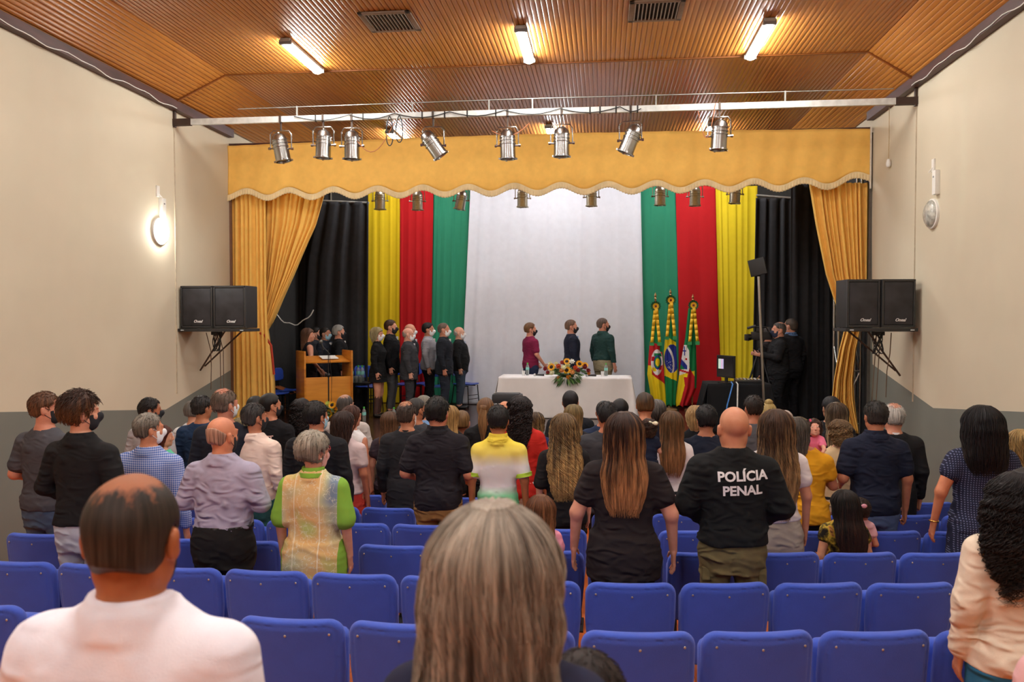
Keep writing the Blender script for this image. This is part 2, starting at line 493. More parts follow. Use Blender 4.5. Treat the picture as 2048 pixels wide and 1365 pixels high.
def base_body(F, P, e=0.0, legs=True, arms=True, sleeve=None, torso=True, pad=0.0, k=.03):
    """the shared form; e inflates it into clothing. sleeve: fraction 0..2 of the arm covered"""
    sex, g = P['sex'], P['g']
    sw = SHW[sex]*(1+(g-1)*.55); ga = 1+(g-1)*(.7 if sex == 'm' else 1.25)
    bel = P.get('belly', 0)
    if torso:
        pr = []
        for z, wx, wy, cy in TORSO[sex]:
            b = math.exp(-((z-1.06)/.13)**2); sh = 1 if z < 1.38 else max(0, 1-(z-1.38)/.08)
            gg = 1+(g-1)*(.4+.6*sh)
            pr.append((z, wx*gg+bel*.5*b, wy*gg+bel*.7*b, cy+bel*.3*b))
        F.stack(pr, k, e)
        for s in (-1, 1):
            F.cap((s*(sw-.045), -.012, 1.375+pad*.3), (s*.035, -.02, 1.458), .05+e*1.0+pad*.3, .034+e*1.0, .04)
    if arms:
        for s, nm in ((-1, P['arms'][0]), (1, P['arms'][1])):
            el, wr = (ARMS[nm] if isinstance(nm, str) else nm)
            dx = (sw-.192)+(g-1)*.05
            sh = np.array((s*(sw-.008), -.012, 1.368+pad*.2)); el = np.array((s*(el[0]+dx), el[1], el[2])); wr = np.array((s*(wr[0]+dx), wr[1], wr[2]))
            if isinstance(nm, tuple) and len(nm) > 2: sh = sh+np.array(nm[2])
            P['wr'][s] = (el, wr)
            r0, r1, r2, r3 = .054*ga, .041*ga, .038*ga, .026*(1+(g-1)*.4)
            if sex != 'm': r0, r1, r2, r3 = r0*.87, r1*.88, r2*.86, r3*.88
            f = 2.0 if sleeve is None else sleeve
            if f <= 0: continue
            t = min(1, f); b = sh+(el-sh)*t
            F.cap(sh, b, r0+e*1.1+pad*.3, r0+(r1-r0)*t+e*(1.1 if f > 1 else 1.5), .035)
            if f > 1:
                t = f-1; b = el+(wr-el)*t
                F.cap(el, b, r2+e, r2+(r3-r2)*t+e*(1 if t < .9 else 1.1), .02)
    if legs:
        sit = P.get('sit')
        for s in (-1, 1):
            gl = 1+(g-1)*.8
            hip = (s*.092*gl, -.004, .88); kn = (s*.095, .015, .49); an = (s*.1, -.02, .09)
            if sit: hip = (s*.095, .02, .88); kn = (s*.1, .43, .89); an = (s*.1, .44, .48)
            F.cap(hip, kn, (.088)*gl+e, .056*gl+e, .03); F.cap(kn, an, .055*gl+e*1.2, .036*gl+e*1.4, .02)
            if P.get('shoes') or e == 0:
                F.cap((an[0], an[1]-.02, an[2]-.05), (an[0]*1.08, an[1]+.16, an[2]-.055), .034+e, .03+e, .02)
def finish(name, F, sc, mat, parent, extra=None):
    V, Q = F.mesh()
    parts = [(V*sc, Q)]
    if extra: parts += [(v*sc, q) for v, q in extra]
    V, Q = join_np(parts)
    return link(name, mesh_np(name, V, Q), parent, [mat])
def hair_mat(c1, c2, z0, z1, curly=False, scalp=None, axis=(0, 0)):
    t = NT('hair')
    if curly: v = v2 = t.coord((40, 40, 40))
    else:      # streaks run from the crown outwards and down
        q = t.sep(t.coord()); an = t.math('ARCTAN2', t.math('SUBTRACT', q[0], axis[0]), t.math('SUBTRACT', axis[1], q[1]))
        def vec(ka, kz):
            c = t.n('ShaderNodeCombineXYZ'); t.l(t.math('MULTIPLY', an, ka), c.inputs[0]); t.l(t.math('MULTIPLY', q[2], kz), c.inputs[1]); t.l(t.math('MULTIPLY', q[1], 3), c.inputs[2]); return c.outputs[0]
        v, v2 = vec(11, 4), vec(4, 2)
    f = t.noise(v, 1.6, 4)
    s = t.sep(t.coord())
    g = t.math('DIVIDE', t.math('SUBTRACT', s[2], z1), z0-z1)
    n2 = t.math('MULTIPLY', t.math('SUBTRACT', t.noise(v2, 1.3, 3), .5), 1.9)
    g = t.math('ADD', g, n2)
    a = t.ramp(g, [(0.15, hx(c1)), (.75, hx(c2))])
    dk = t.ramp(f, [(.3, (.34,)*3), (.7, (1.35,)*3)])
    cc = t.mix(1.0, a, dk, 'MULTIPLY')
    if scalp:      # skin showing through thin hair round the crown
        (sx, sy, sz), rad, sk = scalp
        v0 = t.coord(); vd = t.n('ShaderNodeVectorMath', operation='DISTANCE'); t.l(v0, vd.inputs[0]); vd.inputs[1].default_value = (sx, sy, sz)
        d = t.math('ADD', t.math('DIVIDE', vd.outputs['Value'], rad), t.math('MULTIPLY', t.math('SUBTRACT', t.noise(t.coord((1, 1, .5)), 34, 4), .5), 1.3))
        d = t.math('ADD', d, t.math('MULTIPLY', t.math('SUBTRACT', t.noise(t.coord((9, 2, 2)), 22, 3), .5), .7))
        cc = t.mix(t.ramp(d, [(.62, (1, 1, 1)), (1.0, (0, 0, 0))]), cc, tuple(x*.8 for x in hx(sk)))
    t.col(cc); t.pr(.52, 0, .3); t.bump(f, .5, .004)
    return t.m
def shell_profile(st, L, w, hq):
    """hair shell sections in head space: (z, wx, wy, cy)"""
    P = []
    for t in np.linspace(0, 1, 12):
        z = .122*math.cos(t*PI/2) + .03*(1-math.cos(t*PI/2)); a = math.sqrt(max(0.0, 1-((z-.03)/.1)**2))
        P.append((z, .094*a+.004, .113*a+.004, -.014))
    for z, wx, wy, cy in ((-.02, .094, .11, -.018), (-.07, .09, .1, -.026), (-.13, .086, .083, -.045), (-.2, .096, .07, -.073), (-.3, .102, .052, -.104), (-.45, .10, .04, -.118), (-.6, .095, .035, -.122)):
        f = 1+(w-1)*min(1, max(0, (.10-z)/.17))
        P.append((z, wx*f, wy*(1+(w-1)*.5*(z > -.25)), cy))
    P = [(z, wx*(1+(w-1)*.45*min(1, max(0, (.13-z)/.1))) if z >= .03 else wx, wy*(1+(w-1)*.2) if z >= .03 else wy, cy) for z, wx, wy, cy in P]
    P = np.array(sorted(P))
    lo = .03-L
    return P, lo
def build_hair(P, F_res, fr, parent, sc, hz):
    st, L, w, amp = P['hair']; c1, c2 = P['hc']; q = fr[2]; o, R, _ = fr
    D = P['D']; res = max(.006, min(.016, D*.0018))
    zz1 = (hz+.12*q)*sc; zz0 = (hz-(.05+L)*q)*sc
    scalp = None
    if st in ('balding', 'crop'):
        cw = (o + R.T @ np.array([0, -.035, .118])*q)*sc; scalp = (tuple(cw), (.07 if st == 'crop' else .066)*q*sc, P['skin'])
    mat = hair_mat(c1, c2, zz0, zz1, st == 'curly', scalp, (float(o[0])*sc, (float(o[1])-.01)*sc))
    g = np.random.default_rng(P['seed'])
    def tohead(X, Y, Z):
        x, y, z = X-o[0], Y-o[1], Z-o[2]
        return tuple((R[i, 0]*x+R[i, 1]*y+R[i, 2]*z)/q for i in range(3))
    tube_r = max(.0011, min(.004, D*.00042))
    ns = int(np.clip(2600/max(1.0, D)**.75, 260, 1900)*P.get('ns', 1))
    short = st in ('short', 'balding', 'fringe', 'crop', 'thin', 'tousled')
    z_lo = -.13 if short or st == 'up' else -(L+.05)
    F = Field(o-np.array([.2*w, .2, -z_lo+.02])*q, o+np.array([.2*w, .2, .2])*q, res)
    if short or st == 'up':
        t = {'short': .014, 'balding': .012, 'fringe': .009, 'crop': .006, 'thin': .008, 'tousled': .024, 'up': .014}[st]*amp
        F.ell((0, -.016, .03), (.078+t, .097+t, .087+t*1.2), .01, 'u', fr)
        F.ell((0, -.03, -.03), (.058+t, .074+t*.6, .05), .03, 'u', fr)
        def cut(V, X, Y, Z):
            x, y, z = tohead(X, Y, Z)
            V = V + wob(x, y, z, 55, P['seed'])*min(1, amp)*(.0022 if st != 'tousled' else .006)
            zones = [np.maximum(.052-y+np.maximum(0, z-.04)*0, z-.078+.25*np.abs(x)),      # forehead
                     np.maximum(.026-y, z-.035),                             # cheek and temple
                     np.sqrt(((y+.004)/.026)**2+((z+.012)/.036)**2)*.03-.03+np.maximum(0, .055-np.abs(x)),  # ear
                     z+.058+.35*(y+.05)+.006*wob(x, y, z, 60, P['seed']+1)]                                      # nape
            if 0: zones.append(np.sqrt((x/1.0)**2+((y+.02)/1.25)**2)-.04+np.maximum(0, .07-z)+.012*wob(x, y, z, 90, P['seed']+2))
            if st == 'thin': zones.append(np.maximum(.035-y, z-.12))
            if st == 'fringe': zones.append(.02-z-.55*(y+.03)+.006*np.sin(60*x))
            for e in zones: V = np.maximum(V, -e*q)
            return V
        F.all(cut)
        V, Q = F.mesh()
        extra = []
        if len(V) and D < 9 and st != 'crop' and not (st == 'fringe' and amp < .6):
            ctr = o + R.T @ np.array([0, -.014, .03])*q
            idx = g.integers(0, len(V), ns*(2 if st == 'tousled' else 1)); p = V[idx]; nrm = p-ctr; rr = np.linalg.norm(nrm, axis=1); nrm /= rr[:, None]
            ok = rr > (.078+t*.4)*q
            p, nrm = p[ok], nrm[ok]; n = len(p)
            comb = np.array([0, 0, -1.0]) + R.T @ np.array([0, -.5, 0]); comb = comb + g.normal(0, .35, (n, 3))
            tan = comb-nrm*(comb*nrm).sum(1)[:, None]; tan /= np.linalg.norm(tan, axis=1)[:, None]+1e-6
            ln = (.022 if st != 'tousled' else .04)*q*g.uniform(.6, 1.2, n)[:, None]
            lift = .25 if st != 'tousled' else .4
            pts = np.stack([p-nrm*.002, p+(tan+nrm*lift)*ln*.5, p+(tan+nrm*lift*.5)*ln], 1)
            extra.append(tubes(pts, np.array([tube_r, tube_r*.9, tube_r*.4])))
        if st == 'up':
            F2 = Field(o-.2, o+.25, res); c = np.array(P.get('bun', (0, -.11, .05)))
            F2.ell(c, (.045, .04, .04), 0, 'u', fr)
            F2.all(lambda V, X, Y, Z: V+wob(X, Y, Z, 110, 3)*.004); extra.append(F2.mesh())
        if st == 'up' and P.get('tail'):
            n = ns//2; m = 14; tt = np.linspace(0, 1, m); a = g.uniform(0, 6.28, (n, 1)); rr = g.uniform(0, 1, (n, 1))**.5*(.022+.02*np.sin(tt*PI)[None])
            pts = np.stack([rr*np.cos(a)+.01*np.sin(5*tt+a)*amp, -.12-.02*np.sin(tt*3)[None]+rr*np.sin(a)*.7, .03-tt[None]*P['tail']*g.uniform(.75, 1, (n, 1))], -1)
            pts = (pts@R)*q+o; extra.append(tubes(pts, tube_r*1.2))
        F3 = None
        return (V, Q), extra, mat
    prof, lo = shell_profile(st, L, w, q)
    zs = prof[:, 0]
    n1 = 9 if st != 'curly' else 40
    def dist(X, Y, Z, inset):
        x, y, z = tohead(X, Y, Z)
        tap = np.clip((z-lo)/(.06+.3*L), 0, 1)**.6
        wx = np.interp(z, zs, prof[:, 1])*(.6+.4*tap)-inset; wy = np.interp(z, zs, prof[:, 2])*(.5+.5*tap)-inset; cy = np.interp(z, zs, prof[:, 3])
        wx = np.maximum(wx, .004); wy = np.maximum(wy, .004)
        gg = np.sqrt((x/wx)**2+((y-cy)/wy)**2)
        d = (gg-1)*np.minimum(wx, wy)
        d = np.maximum(d, np.maximum(lo+.02-z, z-.128))
        f1 = np.where(z > .055, .088-y-.1, y-np.interp(z, [-.3, -.12, -.02, .03, .06], [-.03, -.005, P.get('hf', .02), P.get('hf', .02)+.02, .07]))
        d = np.maximum(d, np.where(z > .07, y-.085, f1))
        return d*q, (x, y, z)
    ridge = .0035 if st != 'curly' else .012
    def shell(V, X, Y, Z):
        d, (x, y, z) = dist(X, Y, Z, .004)
        ang = np.arctan2(x, -(y+.02))
        if st == 'curly': return d+wob(x, y, z, 70, P['seed'], 6)*ridge
        return d + np.sin(ang*26+wob(x, y, z, 9, P['seed'])*2.5+amp*2*np.sin(z*38))*ridge
    F.all(shell)
    V, Q = F.mesh()
    m = 12 + int(L*50*(1 if st == 'long' else 1.6)) if st != 'curly' else 14+int(L*130)
    n = ns if st != 'curly' else int(ns*.8)
    A = P.get('ha', 1.9)
    phi = g.uniform(-A, A, (n, 1)); phi = np.sign(phi)*np.abs(phi)
    s0 = g.uniform(0, .35, (n, 1)); t = np.linspace(0, 1, m)[None]
    tip = lo+g.uniform(-.03 if st != 'curly' else -.1, .15, (n, 1))*min(1, L*3)
    zt = .03+.094*np.cos(s0*1.3); z = zt+(tip-zt)*t**1.15
    tap = np.clip((z-lo)/(.06+.3*L), 0, 1)**.6
    j = g.uniform(.9, 1.05, (n, 1))
    wx = np.interp(z, zs, prof[:, 1])*(.6+.4*tap)*j; wy = np.interp(z, zs, prof[:, 2])*(.5+.5*tap)*j; cy = np.interp(z, zs, prof[:, 3])
    ph = g.uniform(0, 6.28, (n, 1)); wl = amp*.012
    drift = phi*(1-.12*t)
    front = np.clip((z-.0)/.08, 0, 1)
    lim = 1.55+.75*front; drift = np.clip(drift, -lim, lim)
    x = wx*np.sin(drift)+wl*np.sin(z*42+ph)*np.clip(t*2, 0, 1)+.004*np.sin(z*17+ph*2)
    y = cy-wy*np.cos(drift)+wl*.6*np.cos(z*42+ph)*np.clip(t*2, 0, 1)
    if st == 'curly':
        tz = np.clip((t-.6)/.4, 0, 1); rc = g.uniform(.006, .013, (n, 1))*np.clip(t*3, .1, 1)*(1+tz); k = g.uniform(90, 150, (n, 1))
        x = x+rc*np.cos(z*k+ph); y = y+rc*np.sin(z*k+ph)
    P3 = (np.stack([x, y, z], -1)@R)*q+o
    r = tube_r*(1.4 if st == 'curly' else 1.15)*(np.where(t > .85, (1-t)/.15*.8+.2, 1))
    extra = [tubes(P3, r)]
    return (V, Q), extra, mat

PEOPLE = []
def person(px, top, Y, label, sex='m', g=1.0, yaw=0, hy=0, hp=0, hr=0, skinc='c98b6b', hair=('short', 0, 1, 1), hc=('2a211c', '33281f'), arms=('down', 'down'),
           topc=None, bot=None, mask=None, stage=False, H=None, hs=1.0, belly=0, collar=None, hem=.86, sleeve=.42, te=.016, bute=.006, neck=1.46, shoes=None,
           eyes=False, sit=False, fold=1.0, finehand=False, zoff=None, pose_lean=0, tie=None, ns=1, bun=None, tail=0, hf=.02, ha=1.9, botlow=.1, skirt=None, coat=False, inner=None, cuff=None, nat=None, group=None, waist=None, hox=0):
    """px, top: where the photo shows the crown of the head; Y: distance down the hall"""
    p = nat if nat is not None else atY(px, top, Y)
    fz = STG if stage else floorz(p.y)
    if zoff is None:
        Hh = (p.z-fz) if H is None else H
        if sit: Hh = (p.z-fz-.50)/.85*1.75
        base = fz if not sit else fz+.5-.9*Hh/1.75
        if H is not None and stage: base = fz
    else: Hh = H; base = p.z-Hh
    sc = Hh/1.75
    yaw, hy, hp, hr = (math.radians(a) for a in (yaw, hy, hp, hr))
    hz = 1.75-.122*hs
    # the crown stands over the body's axis in the photo: place the foot point there
    root = empty('person', (p.x, p.y, base), yaw, label, 'person', group)
    dep = _F.dot(Vector((p.x, p.y, p.z))-_C); D = max(.8, dep)
    P = dict(sex=sex, g=g, arms=arms, belly=belly, wr={}, hair=hair, hc=hc, skin=skinc, D=D, seed=len(PEOPLE)*7+3, sit=sit, ns=ns, tail=tail, hf=hf, ha=ha)
    if bun: P['bun'] = bun
    PEOPLE.append((root, P, sc))
    res = float(np.clip(D*.0022, .0085, .017))
    o = np.array((hox, -.008 if hp <= 0 else .01, hz-.0)); R = rotm(hy, hp, hr)
    fr = (o, R, hs)
    hsz = max(.006, min(.014, D*.0016)) if eyes or D < 7 else .012
    fz_ = [(hz-.13*hs, hz+.13*hs, hsz)]; fx_ = [(-.1*hs, .1*hs, hsz)]; fy_ = [(-.12*hs, .12*hs, hsz)]
    # ---- body (skin): one continuous surface
    F0 = Field((-.1, -.1, 0), (.1, .1, .1), .05)
    base_body(F0, P, 0)            # resolves the wrists
    zmin = .3 if (D < 11 and not stage) else 0
    hands = []
    for s in (-1, 1):
        el, wr = P['wr'][s]; d = (wr-el)/np.linalg.norm(wr-el)
        if abs(d[2]) > .8: nrm = np.array((0, 1.0, 0)); crl = np.array((-s, 0, 0.0))
        else: nrm = np.array((0, 0, 1.0)); crl = np.array((0, 0, -1.0))*.0+np.cross(d, nrm)*(-s)*-1
        nrm = nrm-d*(nrm@d); nrm /= np.linalg.norm(nrm); crl = crl-d*(crl@d); crl /= np.linalg.norm(crl)+1e-9
        hands.append((s, wr, d, nrm, crl))
        if finehand:
            c = wr+d*.09
            fx_.append((c[0]-.05, c[0]+.05, .0065)); fy_.append((c[1]-.06, c[1]+.06, .0065)); fz_.append((c[2]-.11, c[2]+.1, .0065))
    ext = .5+(g-1)*.3
    F = Field((-ext, -.36, zmin), (ext, .42 if not sit else .56, 1.79), max(res, .013), fx_, fy_, fz_)
    base_body(F, P, 0)
    F.cap(o+np.array((0, -.018, -.06)), (0, -.03, 1.44), .052*(1 if sex == 'm' else .84)*(hs if sex != 'k' else .8)*(1+(g-1)*.5), .058*(1 if sex == 'm' else .86)*(.72 if sex == 'k' else 1)*(1+(g-1)*.5), .03)
    head_prims(F, fr, sex, hsz)
    for s, wr, d, nrm, crl in hands: hand_prims(F, wr, d, nrm, crl, 1.0 if sex == 'm' else .9)
    sm = skin(skinc)
    finish('body', F, sc, sm, root)
    # ---- clothing
    seed = P['seed']
    def folds(V, X, Y, Z, a=1.0, lowz=1.0):
        n = wob(X*.6, Y*.6, Z*1.7, 16, seed)
        f = 1-np.abs(np.sin(X*9*np.sign(X+1e-4)+Z*21+n*2.2))
        f2 = 1-np.abs(np.sin(Z*34+X*6+n*2.6))
        w = .35+.65*np.exp(-((Z-lowz)/.12)**2)
        return V+(-(f**3)*.0095*w-(f2**3)*.008*w*np.exp(-((Z-lowz)/.16)**2)+n*.0045)*a*fold
    if topc is not None:
        r2 = max(.0095, min(.017, D*.0022))
        tt = Field((-ext-.03, -.4, hem-.05), (ext+.03, .45, 1.62), r2)
        Hem = hem
        sl = sleeve
        base_body(tt, P, te, legs=False, sleeve=sl, pad=.012 if coat else 0)
        if hem < .84:      # a long hem keeps going over the hips
            gg = 1+(g-1)*.9
            tt.stack([(hem-.06, .182*gg+te, .128*gg+te, -.004), (.86, .172*gg+te, .124*gg+te, -.008), (1.0, .158*gg+te, .112*gg+te, -.004)], .03)
        el_, wr_ = P['wr'][1]
        def clip(V, X, Y, Z):
            V = folds(V, X, Y, Z, 1.0 if not coat else .45, .99)
            arm = (np.abs(X) > .205*(1+(g-1)*.6)) | (Y > .15) | (Y < -.17)
            V = np.where(arm & (sl > 1), V, np.maximum(V, Hem+.006*np.sin(X*14)-Z))
            nk = Z-(neck+.0*X)-.35*np.maximum(0, -(Y+.02))*0
            rad = np.sqrt(X**2+(Y+.02)**2)
            V = np.maximum(V, Z-(neck+.012)-1.3*np.maximum(0, rad-.068*(1+(g-1)*.5)*(1 if sex == 'm' else .86)))
            return V
        tt.all(clip)
        if collar:
            ne = .066*(1 if sex == 'm' else .86)*(1+(g-1)*.5)
            def col(X, Y, Z):
                rr = np.sqrt((X/1.06)**2+(Y+.028-.15*(Z-1.45))**2)
                w = ne+.011-.14*(Z-1.44)+.008*np.clip((1.497-Z)/.012, 0, 1)
                return np.maximum(np.abs(rr-w)-.0115, np.maximum(1.43-Z, Z-(1.508+.0*X)+.6*np.maximum(0, Y)))
            tt.add(col, (-.14, -.14, 1.42), (.14, .14, 1.54), .006)
        finish('coat' if coat else ('dress' if skirt == 'dress' else 'shirt'), tt, sc, topc, root)
        if collar and not isinstance(collar, bool):   # collar band in another colour
            cb = Field((-.14, -.16, 1.4), (.14, .12, 1.55), r2*.6)
            ne = .066*(1 if sex == 'm' else .86)*(1+(g-1)*.5)
            cb.add(lambda X, Y, Z: np.maximum(np.abs(np.sqrt((X/1.06)**2+(Y+.028-.15*(Z-1.45))**2)-(ne+.014-.14*(Z-1.44)+.01*(Z < 1.49)))-.009, np.maximum(1.452-Z, Z-1.522+.6*np.maximum(0, Y))), (-.13, -.15, 1.41), (.13, .1, 1.54), 0)
            finish('collar', cb, sc, collar, root)
        if cuff is not None:
            for s in (-1, 1):
                el, wr = P['wr'][s]; sh = np.array((s*(SHW[sex]*(1+(g-1)*.55)-.004), -.012, 1.385))
                if sl <= 1: c = sh+(el-sh)*(sl+.12); d = (el-sh); rr = .062*(1+(g-1)*.7)+te
                else: c = el+(wr-el)*(sl-1+.02); d = wr-el; rr = .032+te
                d = d/np.linalg.norm(d); rr *= (.9 if sex != 'm' else 1)
                b = MB(); b.cyl(Vector((c-d*.02)*sc), Vector((c+d*.012)*sc), rr*sc*1.0, rr*sc*.99, 20); b.build('cuff', cuff, root)
    if bot is not None:
        r3 = max(.012, min(.018, D*.0025))
        wz = waist if waist else (1.0 if sex == 'm' else 1.0)
        if skirt in ('skirt', 'dress', 'mini'):
            low = {'skirt': .45, 'dress': .42, 'mini': .69}[skirt]
            bb = Field((-.36*g, -.3, low-.03), (.36*g, .32, wz+.04), r3)
            gg = 1+(g-1)*.9; fl = .03 if skirt != 'mini' else .045
            bb.stack([(low, .175*gg+fl, .135*gg+fl, 0), (.7, .178*gg+fl*.6, .13*gg+fl*.5, -.004), (.86, .182*gg+bute, .128*gg+bute, -.01), (.96, .16*gg+bute, .112*gg+bute, -.006), (wz, .145*gg+bute, .1*gg+bute, 0)], 0)
            bb.all(lambda V, X, Y, Z: np.maximum(folds(V, X, Y, Z, .8, .85), Z-wz))
            finish('skirt', bb, sc, bot, root)
        else:
            bb = Field((-.36*g, -.3, .05 if stage or sit else .3), (.36*g, .32 if not sit else .6, wz+.04), r3)
            base_body(bb, P, bute, arms=False, torso=False)
            gg = 1+(g-1)*.9
            bb.stack([(.76, .15*gg, .105*gg, 0), (.8, .163*gg, .115*gg, 0), (.87, .172*gg, .122*gg, -.008), (.94, .168*gg+belly*.2, .12*gg+belly*.3, -.01), (1.02, .157*gg+belly*.3, .11*gg+belly*.4, -.004)], .03, bute)
            def pc(V, X, Y, Z):
                V = folds(V, X, Y, Z, 1.0, .8); V = V+.006*np.exp(-(X/.012)**2)*(Y < 0)*(Z > .76)
                V = np.maximum(V, Z-wz)
                if not sit: V = np.maximum(V, botlow-Z)
                return V
            bb.all(pc)
            finish('trousers', bb, sc, bot, root)
    if shoes is not None:
        b = MB()
        for s in (-1, 1):
            b.sph((s*.105*sc, .05*sc, .038*sc), 1, (.045*sc, .135*sc, .04*sc), 14); b.sph((s*.102*sc, -.03*sc, .05*sc), 1, (.042*sc, .055*sc, .05*sc), 12)
        b.build('shoes', shoes, root)
    # ---- hair
    if hair[0] != 'none':
        (V, Q), extra, hm = build_hair(P, res, fr, root, sc, hz)
        parts = [(V*sc, Q)] if len(V) else []
        parts += [(v*sc, q_) for v, q_ in extra]
        V, Q = join_np(parts); link('hair', mesh_np('hair', V, Q), root, [hm])
    # ---- mask with ear loops
    def hp_(a): return Vector((o+(R.T@np.array(a))*hs)*sc)
    if mask is not None:
        mf = Field(o-.16*hs, o+.17*hs, max(.0055, min(.011, D*.0014)))
        mf.ell((0, .018, -.03), (.067, .073, .084), .02, 'u', fr); mf.ell((0, .036, -.078), (.05, .052, .036), .03, 'u', fr); mf.ell((0, .1, -.03), (.02, .024, .026), .03, 'u', fr)
        def mc(V, X, Y, Z):
            x, y, z = X-o[0], Y-o[1], Z-o[2]
            ly = (R[1, 0]*x+R[1, 1]*y+R[1, 2]*z)/hs; lz = (R[2, 0]*x+R[2, 1]*y+R[2, 2]*z)/hs
            return np.maximum(V-.004, np.maximum(np.maximum(.026-ly+.15*(lz+.03), lz+.006-.12*(ly-.06))*hs, (-.118-lz)*hs))
        mf.all(mc)
        ex = []
        for s in (-1, 1):
            for za, zb in ((-.012, .014), (-.08, -.034)):
                a = np.array([(s*.058, .045, za), (s*.076, .015, (za+zb)/2), (s*.085, -.012, zb), (s*.083, -.026, zb-.006 if zb > 0 else zb+.01)])
                ex.append(tubes(((a@R)*hs+o)[None], max(.0016, min(.003, D*.0004))))
        finish('face_mask', mf, sc, mask, root, ex)
    if eyes:
        for s in (-1, 1):
            b = MB(); b.sph(hp_((s*.031, .0845, .006)), .0095*sc*hs, n=12); b.mi = 1; b.sph(hp_((s*.031, .0915, .0055)), .0042*sc*hs, n=10)
            b.build('eye', [plain('e9e2da', .3, var=0), plain('1c130d', .2, var=0)], root)
    if tie is not None:
        b = MB()
        b.box((0, .118*sc*(1+(g-1)*.8)+.01, 1.22*sc), (.055*sc, .012*sc, .34*sc), None, .004); b.build('tie', tie, root)
    if inner is not None:     # shirt collar showing above a coat
        b = MB(); n = 22; ne = .062*(1 if sex == 'm' else .85)*(1+(g-1)*.5)*sc
        b.lathe([(ne+.02*sc, 1.425*sc), (ne+.008*sc, 1.46*sc), (ne+.004*sc, 1.492*sc), (ne-.004*sc, 1.492*sc), (ne-.002*sc, 1.45*sc)], (0, -.024*sc, 0), n, Matrix.Identity(4))
        b.box((0, .105*sc, 1.38*sc), (.07*sc, .03*sc, .12*sc), None, .01)
        b.build('shirt_collar', inner, root)
    return root
def on_back(root, part, txt, zc, size, mat, name='lettering', xoff=0, tilt=0, bold=True):
    """lettering laid on the cloth of the back"""
    sh = [c for c in root.children if c.name.split('.')[0] == part][0]
    bvh = BVHTree.FromPolygons([v.co.copy() for v in sh.data.vertices], [tuple(p.vertices) for p in sh.data.polygons])
    cu = bpy.data.curves.new('lettering', 'FONT'); cu.body = txt; cu.size = size; cu.align_x = 'CENTER'; cu.offset = size*.032 if bold else 0; cu.space_line = .95; cu.resolution_u = 3
    ob = bpy.data.objects.new('lettering', cu); COL.objects.link(ob)
    dg = bpy.context.evaluated_depsgraph_get(); me = bpy.data.meshes.new_from_object(ob.evaluated_get(dg))
    bpy.data.objects.remove(ob)
    bm = bmesh.new(); bm.from_mesh(me)
    bmesh.ops.subdivide_edges(bm, edges=[e for e in bm.edges if e.calc_length() > size*.2], cuts=2, use_grid_fill=False)
    bmesh.ops.triangulate(bm, faces=bm.faces)
    ca, sa = math.cos(tilt), math.sin(tilt)
    for v in bm.verts:
        x, z = v.co.x*ca-v.co.y*sa+xoff, v.co.x*sa+v.co.y*ca+zc
        hit, nn, _, _ = bvh.ray_cast(Vector((x, -1, z)), Vector((0, 1, 0)))
        v.co = Vector((x, (hit.y if hit else -.15)-.004, z))
    bm.to_mesh(me); bm.free(); me.materials.clear()
    return link(name, me, root, [mat])
# ================================================================== ROOM
XL, XR = -6.3, 4.15
YB, YE, YV, YS = -5.0, 18.2, 13.0, 11.8      # rear wall, stage rear, valance, stage front
CREAM = plain('ccc2ab', .75, 0, .2, .03, 1.5, 'wall_paint')
GREYW = plain('757972', .7, 0, .25, .04, 2, 'wall_paint_grey')
# floor
b = MB(); b.quad((XL, YB, floorz(YB)), (XR, YB, floorz(YB)), (XR, YS, floorz(YS)), (XL, YS, floorz(YS)))
tag(b.build('floor', woodm('b4551f', 'd9742e', .45, (10, 1, 1), 'floor_wood', .5, .09, 0), smooth=False), kind='structure')
b = MB(); b.box(((XL+XR)/2, (YS+YE)/2, STG-.06), (XR-XL, YE-YS, .12)); 
tag(b.build('floor_stage', woodm('2b1a14', '4a2f25', .22, (1, 10, 10), 'stage_boards', .5, .14, 1), smooth=False), kind='structure')
b = MB(); b.box(((XL+XR)/2, YS+.04, (STG-.12+floorz(YS))/2), (XR-XL, .06, STG-.12-floorz(YS)))
for i in range(14): b.box((XL+.4+i*.75, YS-.0, (STG-.12+floorz(YS))/2), (.05, .03, 1.05))
tag(b.build('wall_stage_front', woodm('7a3a1a', '9a5227', .4, (8, 1, 1), 'stage_front_wood'), smooth=False), kind='structure')
def side_wall(nm, X, sg, pts):
    # pts: top of the grey dado as (Y,z) from the rear to the stage
    zt = 5.2
    b = MB()
    for (y0, z0), (y1, z1) in zip(pts, pts[1:]):
        lo0, lo1 = floorz(y0)-.1, floorz(y1)-.1
        b.mi = 1 if y0 < 13.05 else 2; b.quad((X, y0, lo0), (X, y1, lo1), (X, y1, z1), (X, y0, z0))
        b.mi = 0; b.quad((X, y0, z0), (X, y1, z1), (X, y1, zt), (X, y0, zt))
    tag(b.build('wall_'+nm, [CREAM, GREYW, plain('262626', .9)], smooth='raw'), kind='structure')
side_wall('left', XL, 1, [(YB, .926+.1038*(7.76-YB)), (10.95, .595), (13.05, 1.05), (13.06, 4.4), (YE, 4.4)])
side_wall('right', XR, -1, [(YB, .99+.0923*(8.39-YB)), (10.6, .786), (12.9, 1.21), (13.06, 4.4), (YE, 4.4)])
for nm, X in (('left', XL), ('right', XR)):      # thin darker strip colours in the shadow line of the wall seam
    b = MB(); s = 1 if nm == 'left' else -1
    b.box((X+s*.006, 11.26, 2.9), (.012, .02, 4.2)); tag(b.build('trim_1' if nm == 'left' else 'trim_2', plain('b9ac95', .8), smooth=False), kind='structure')
b = MB(); b.quad((XL, YE, -.2), (XR, YE, -.2), (XR, YE, 6), (XL, YE, 6)); tag(b.build('wall_back', plain('4a4a48', .8), smooth=False), kind='structure')
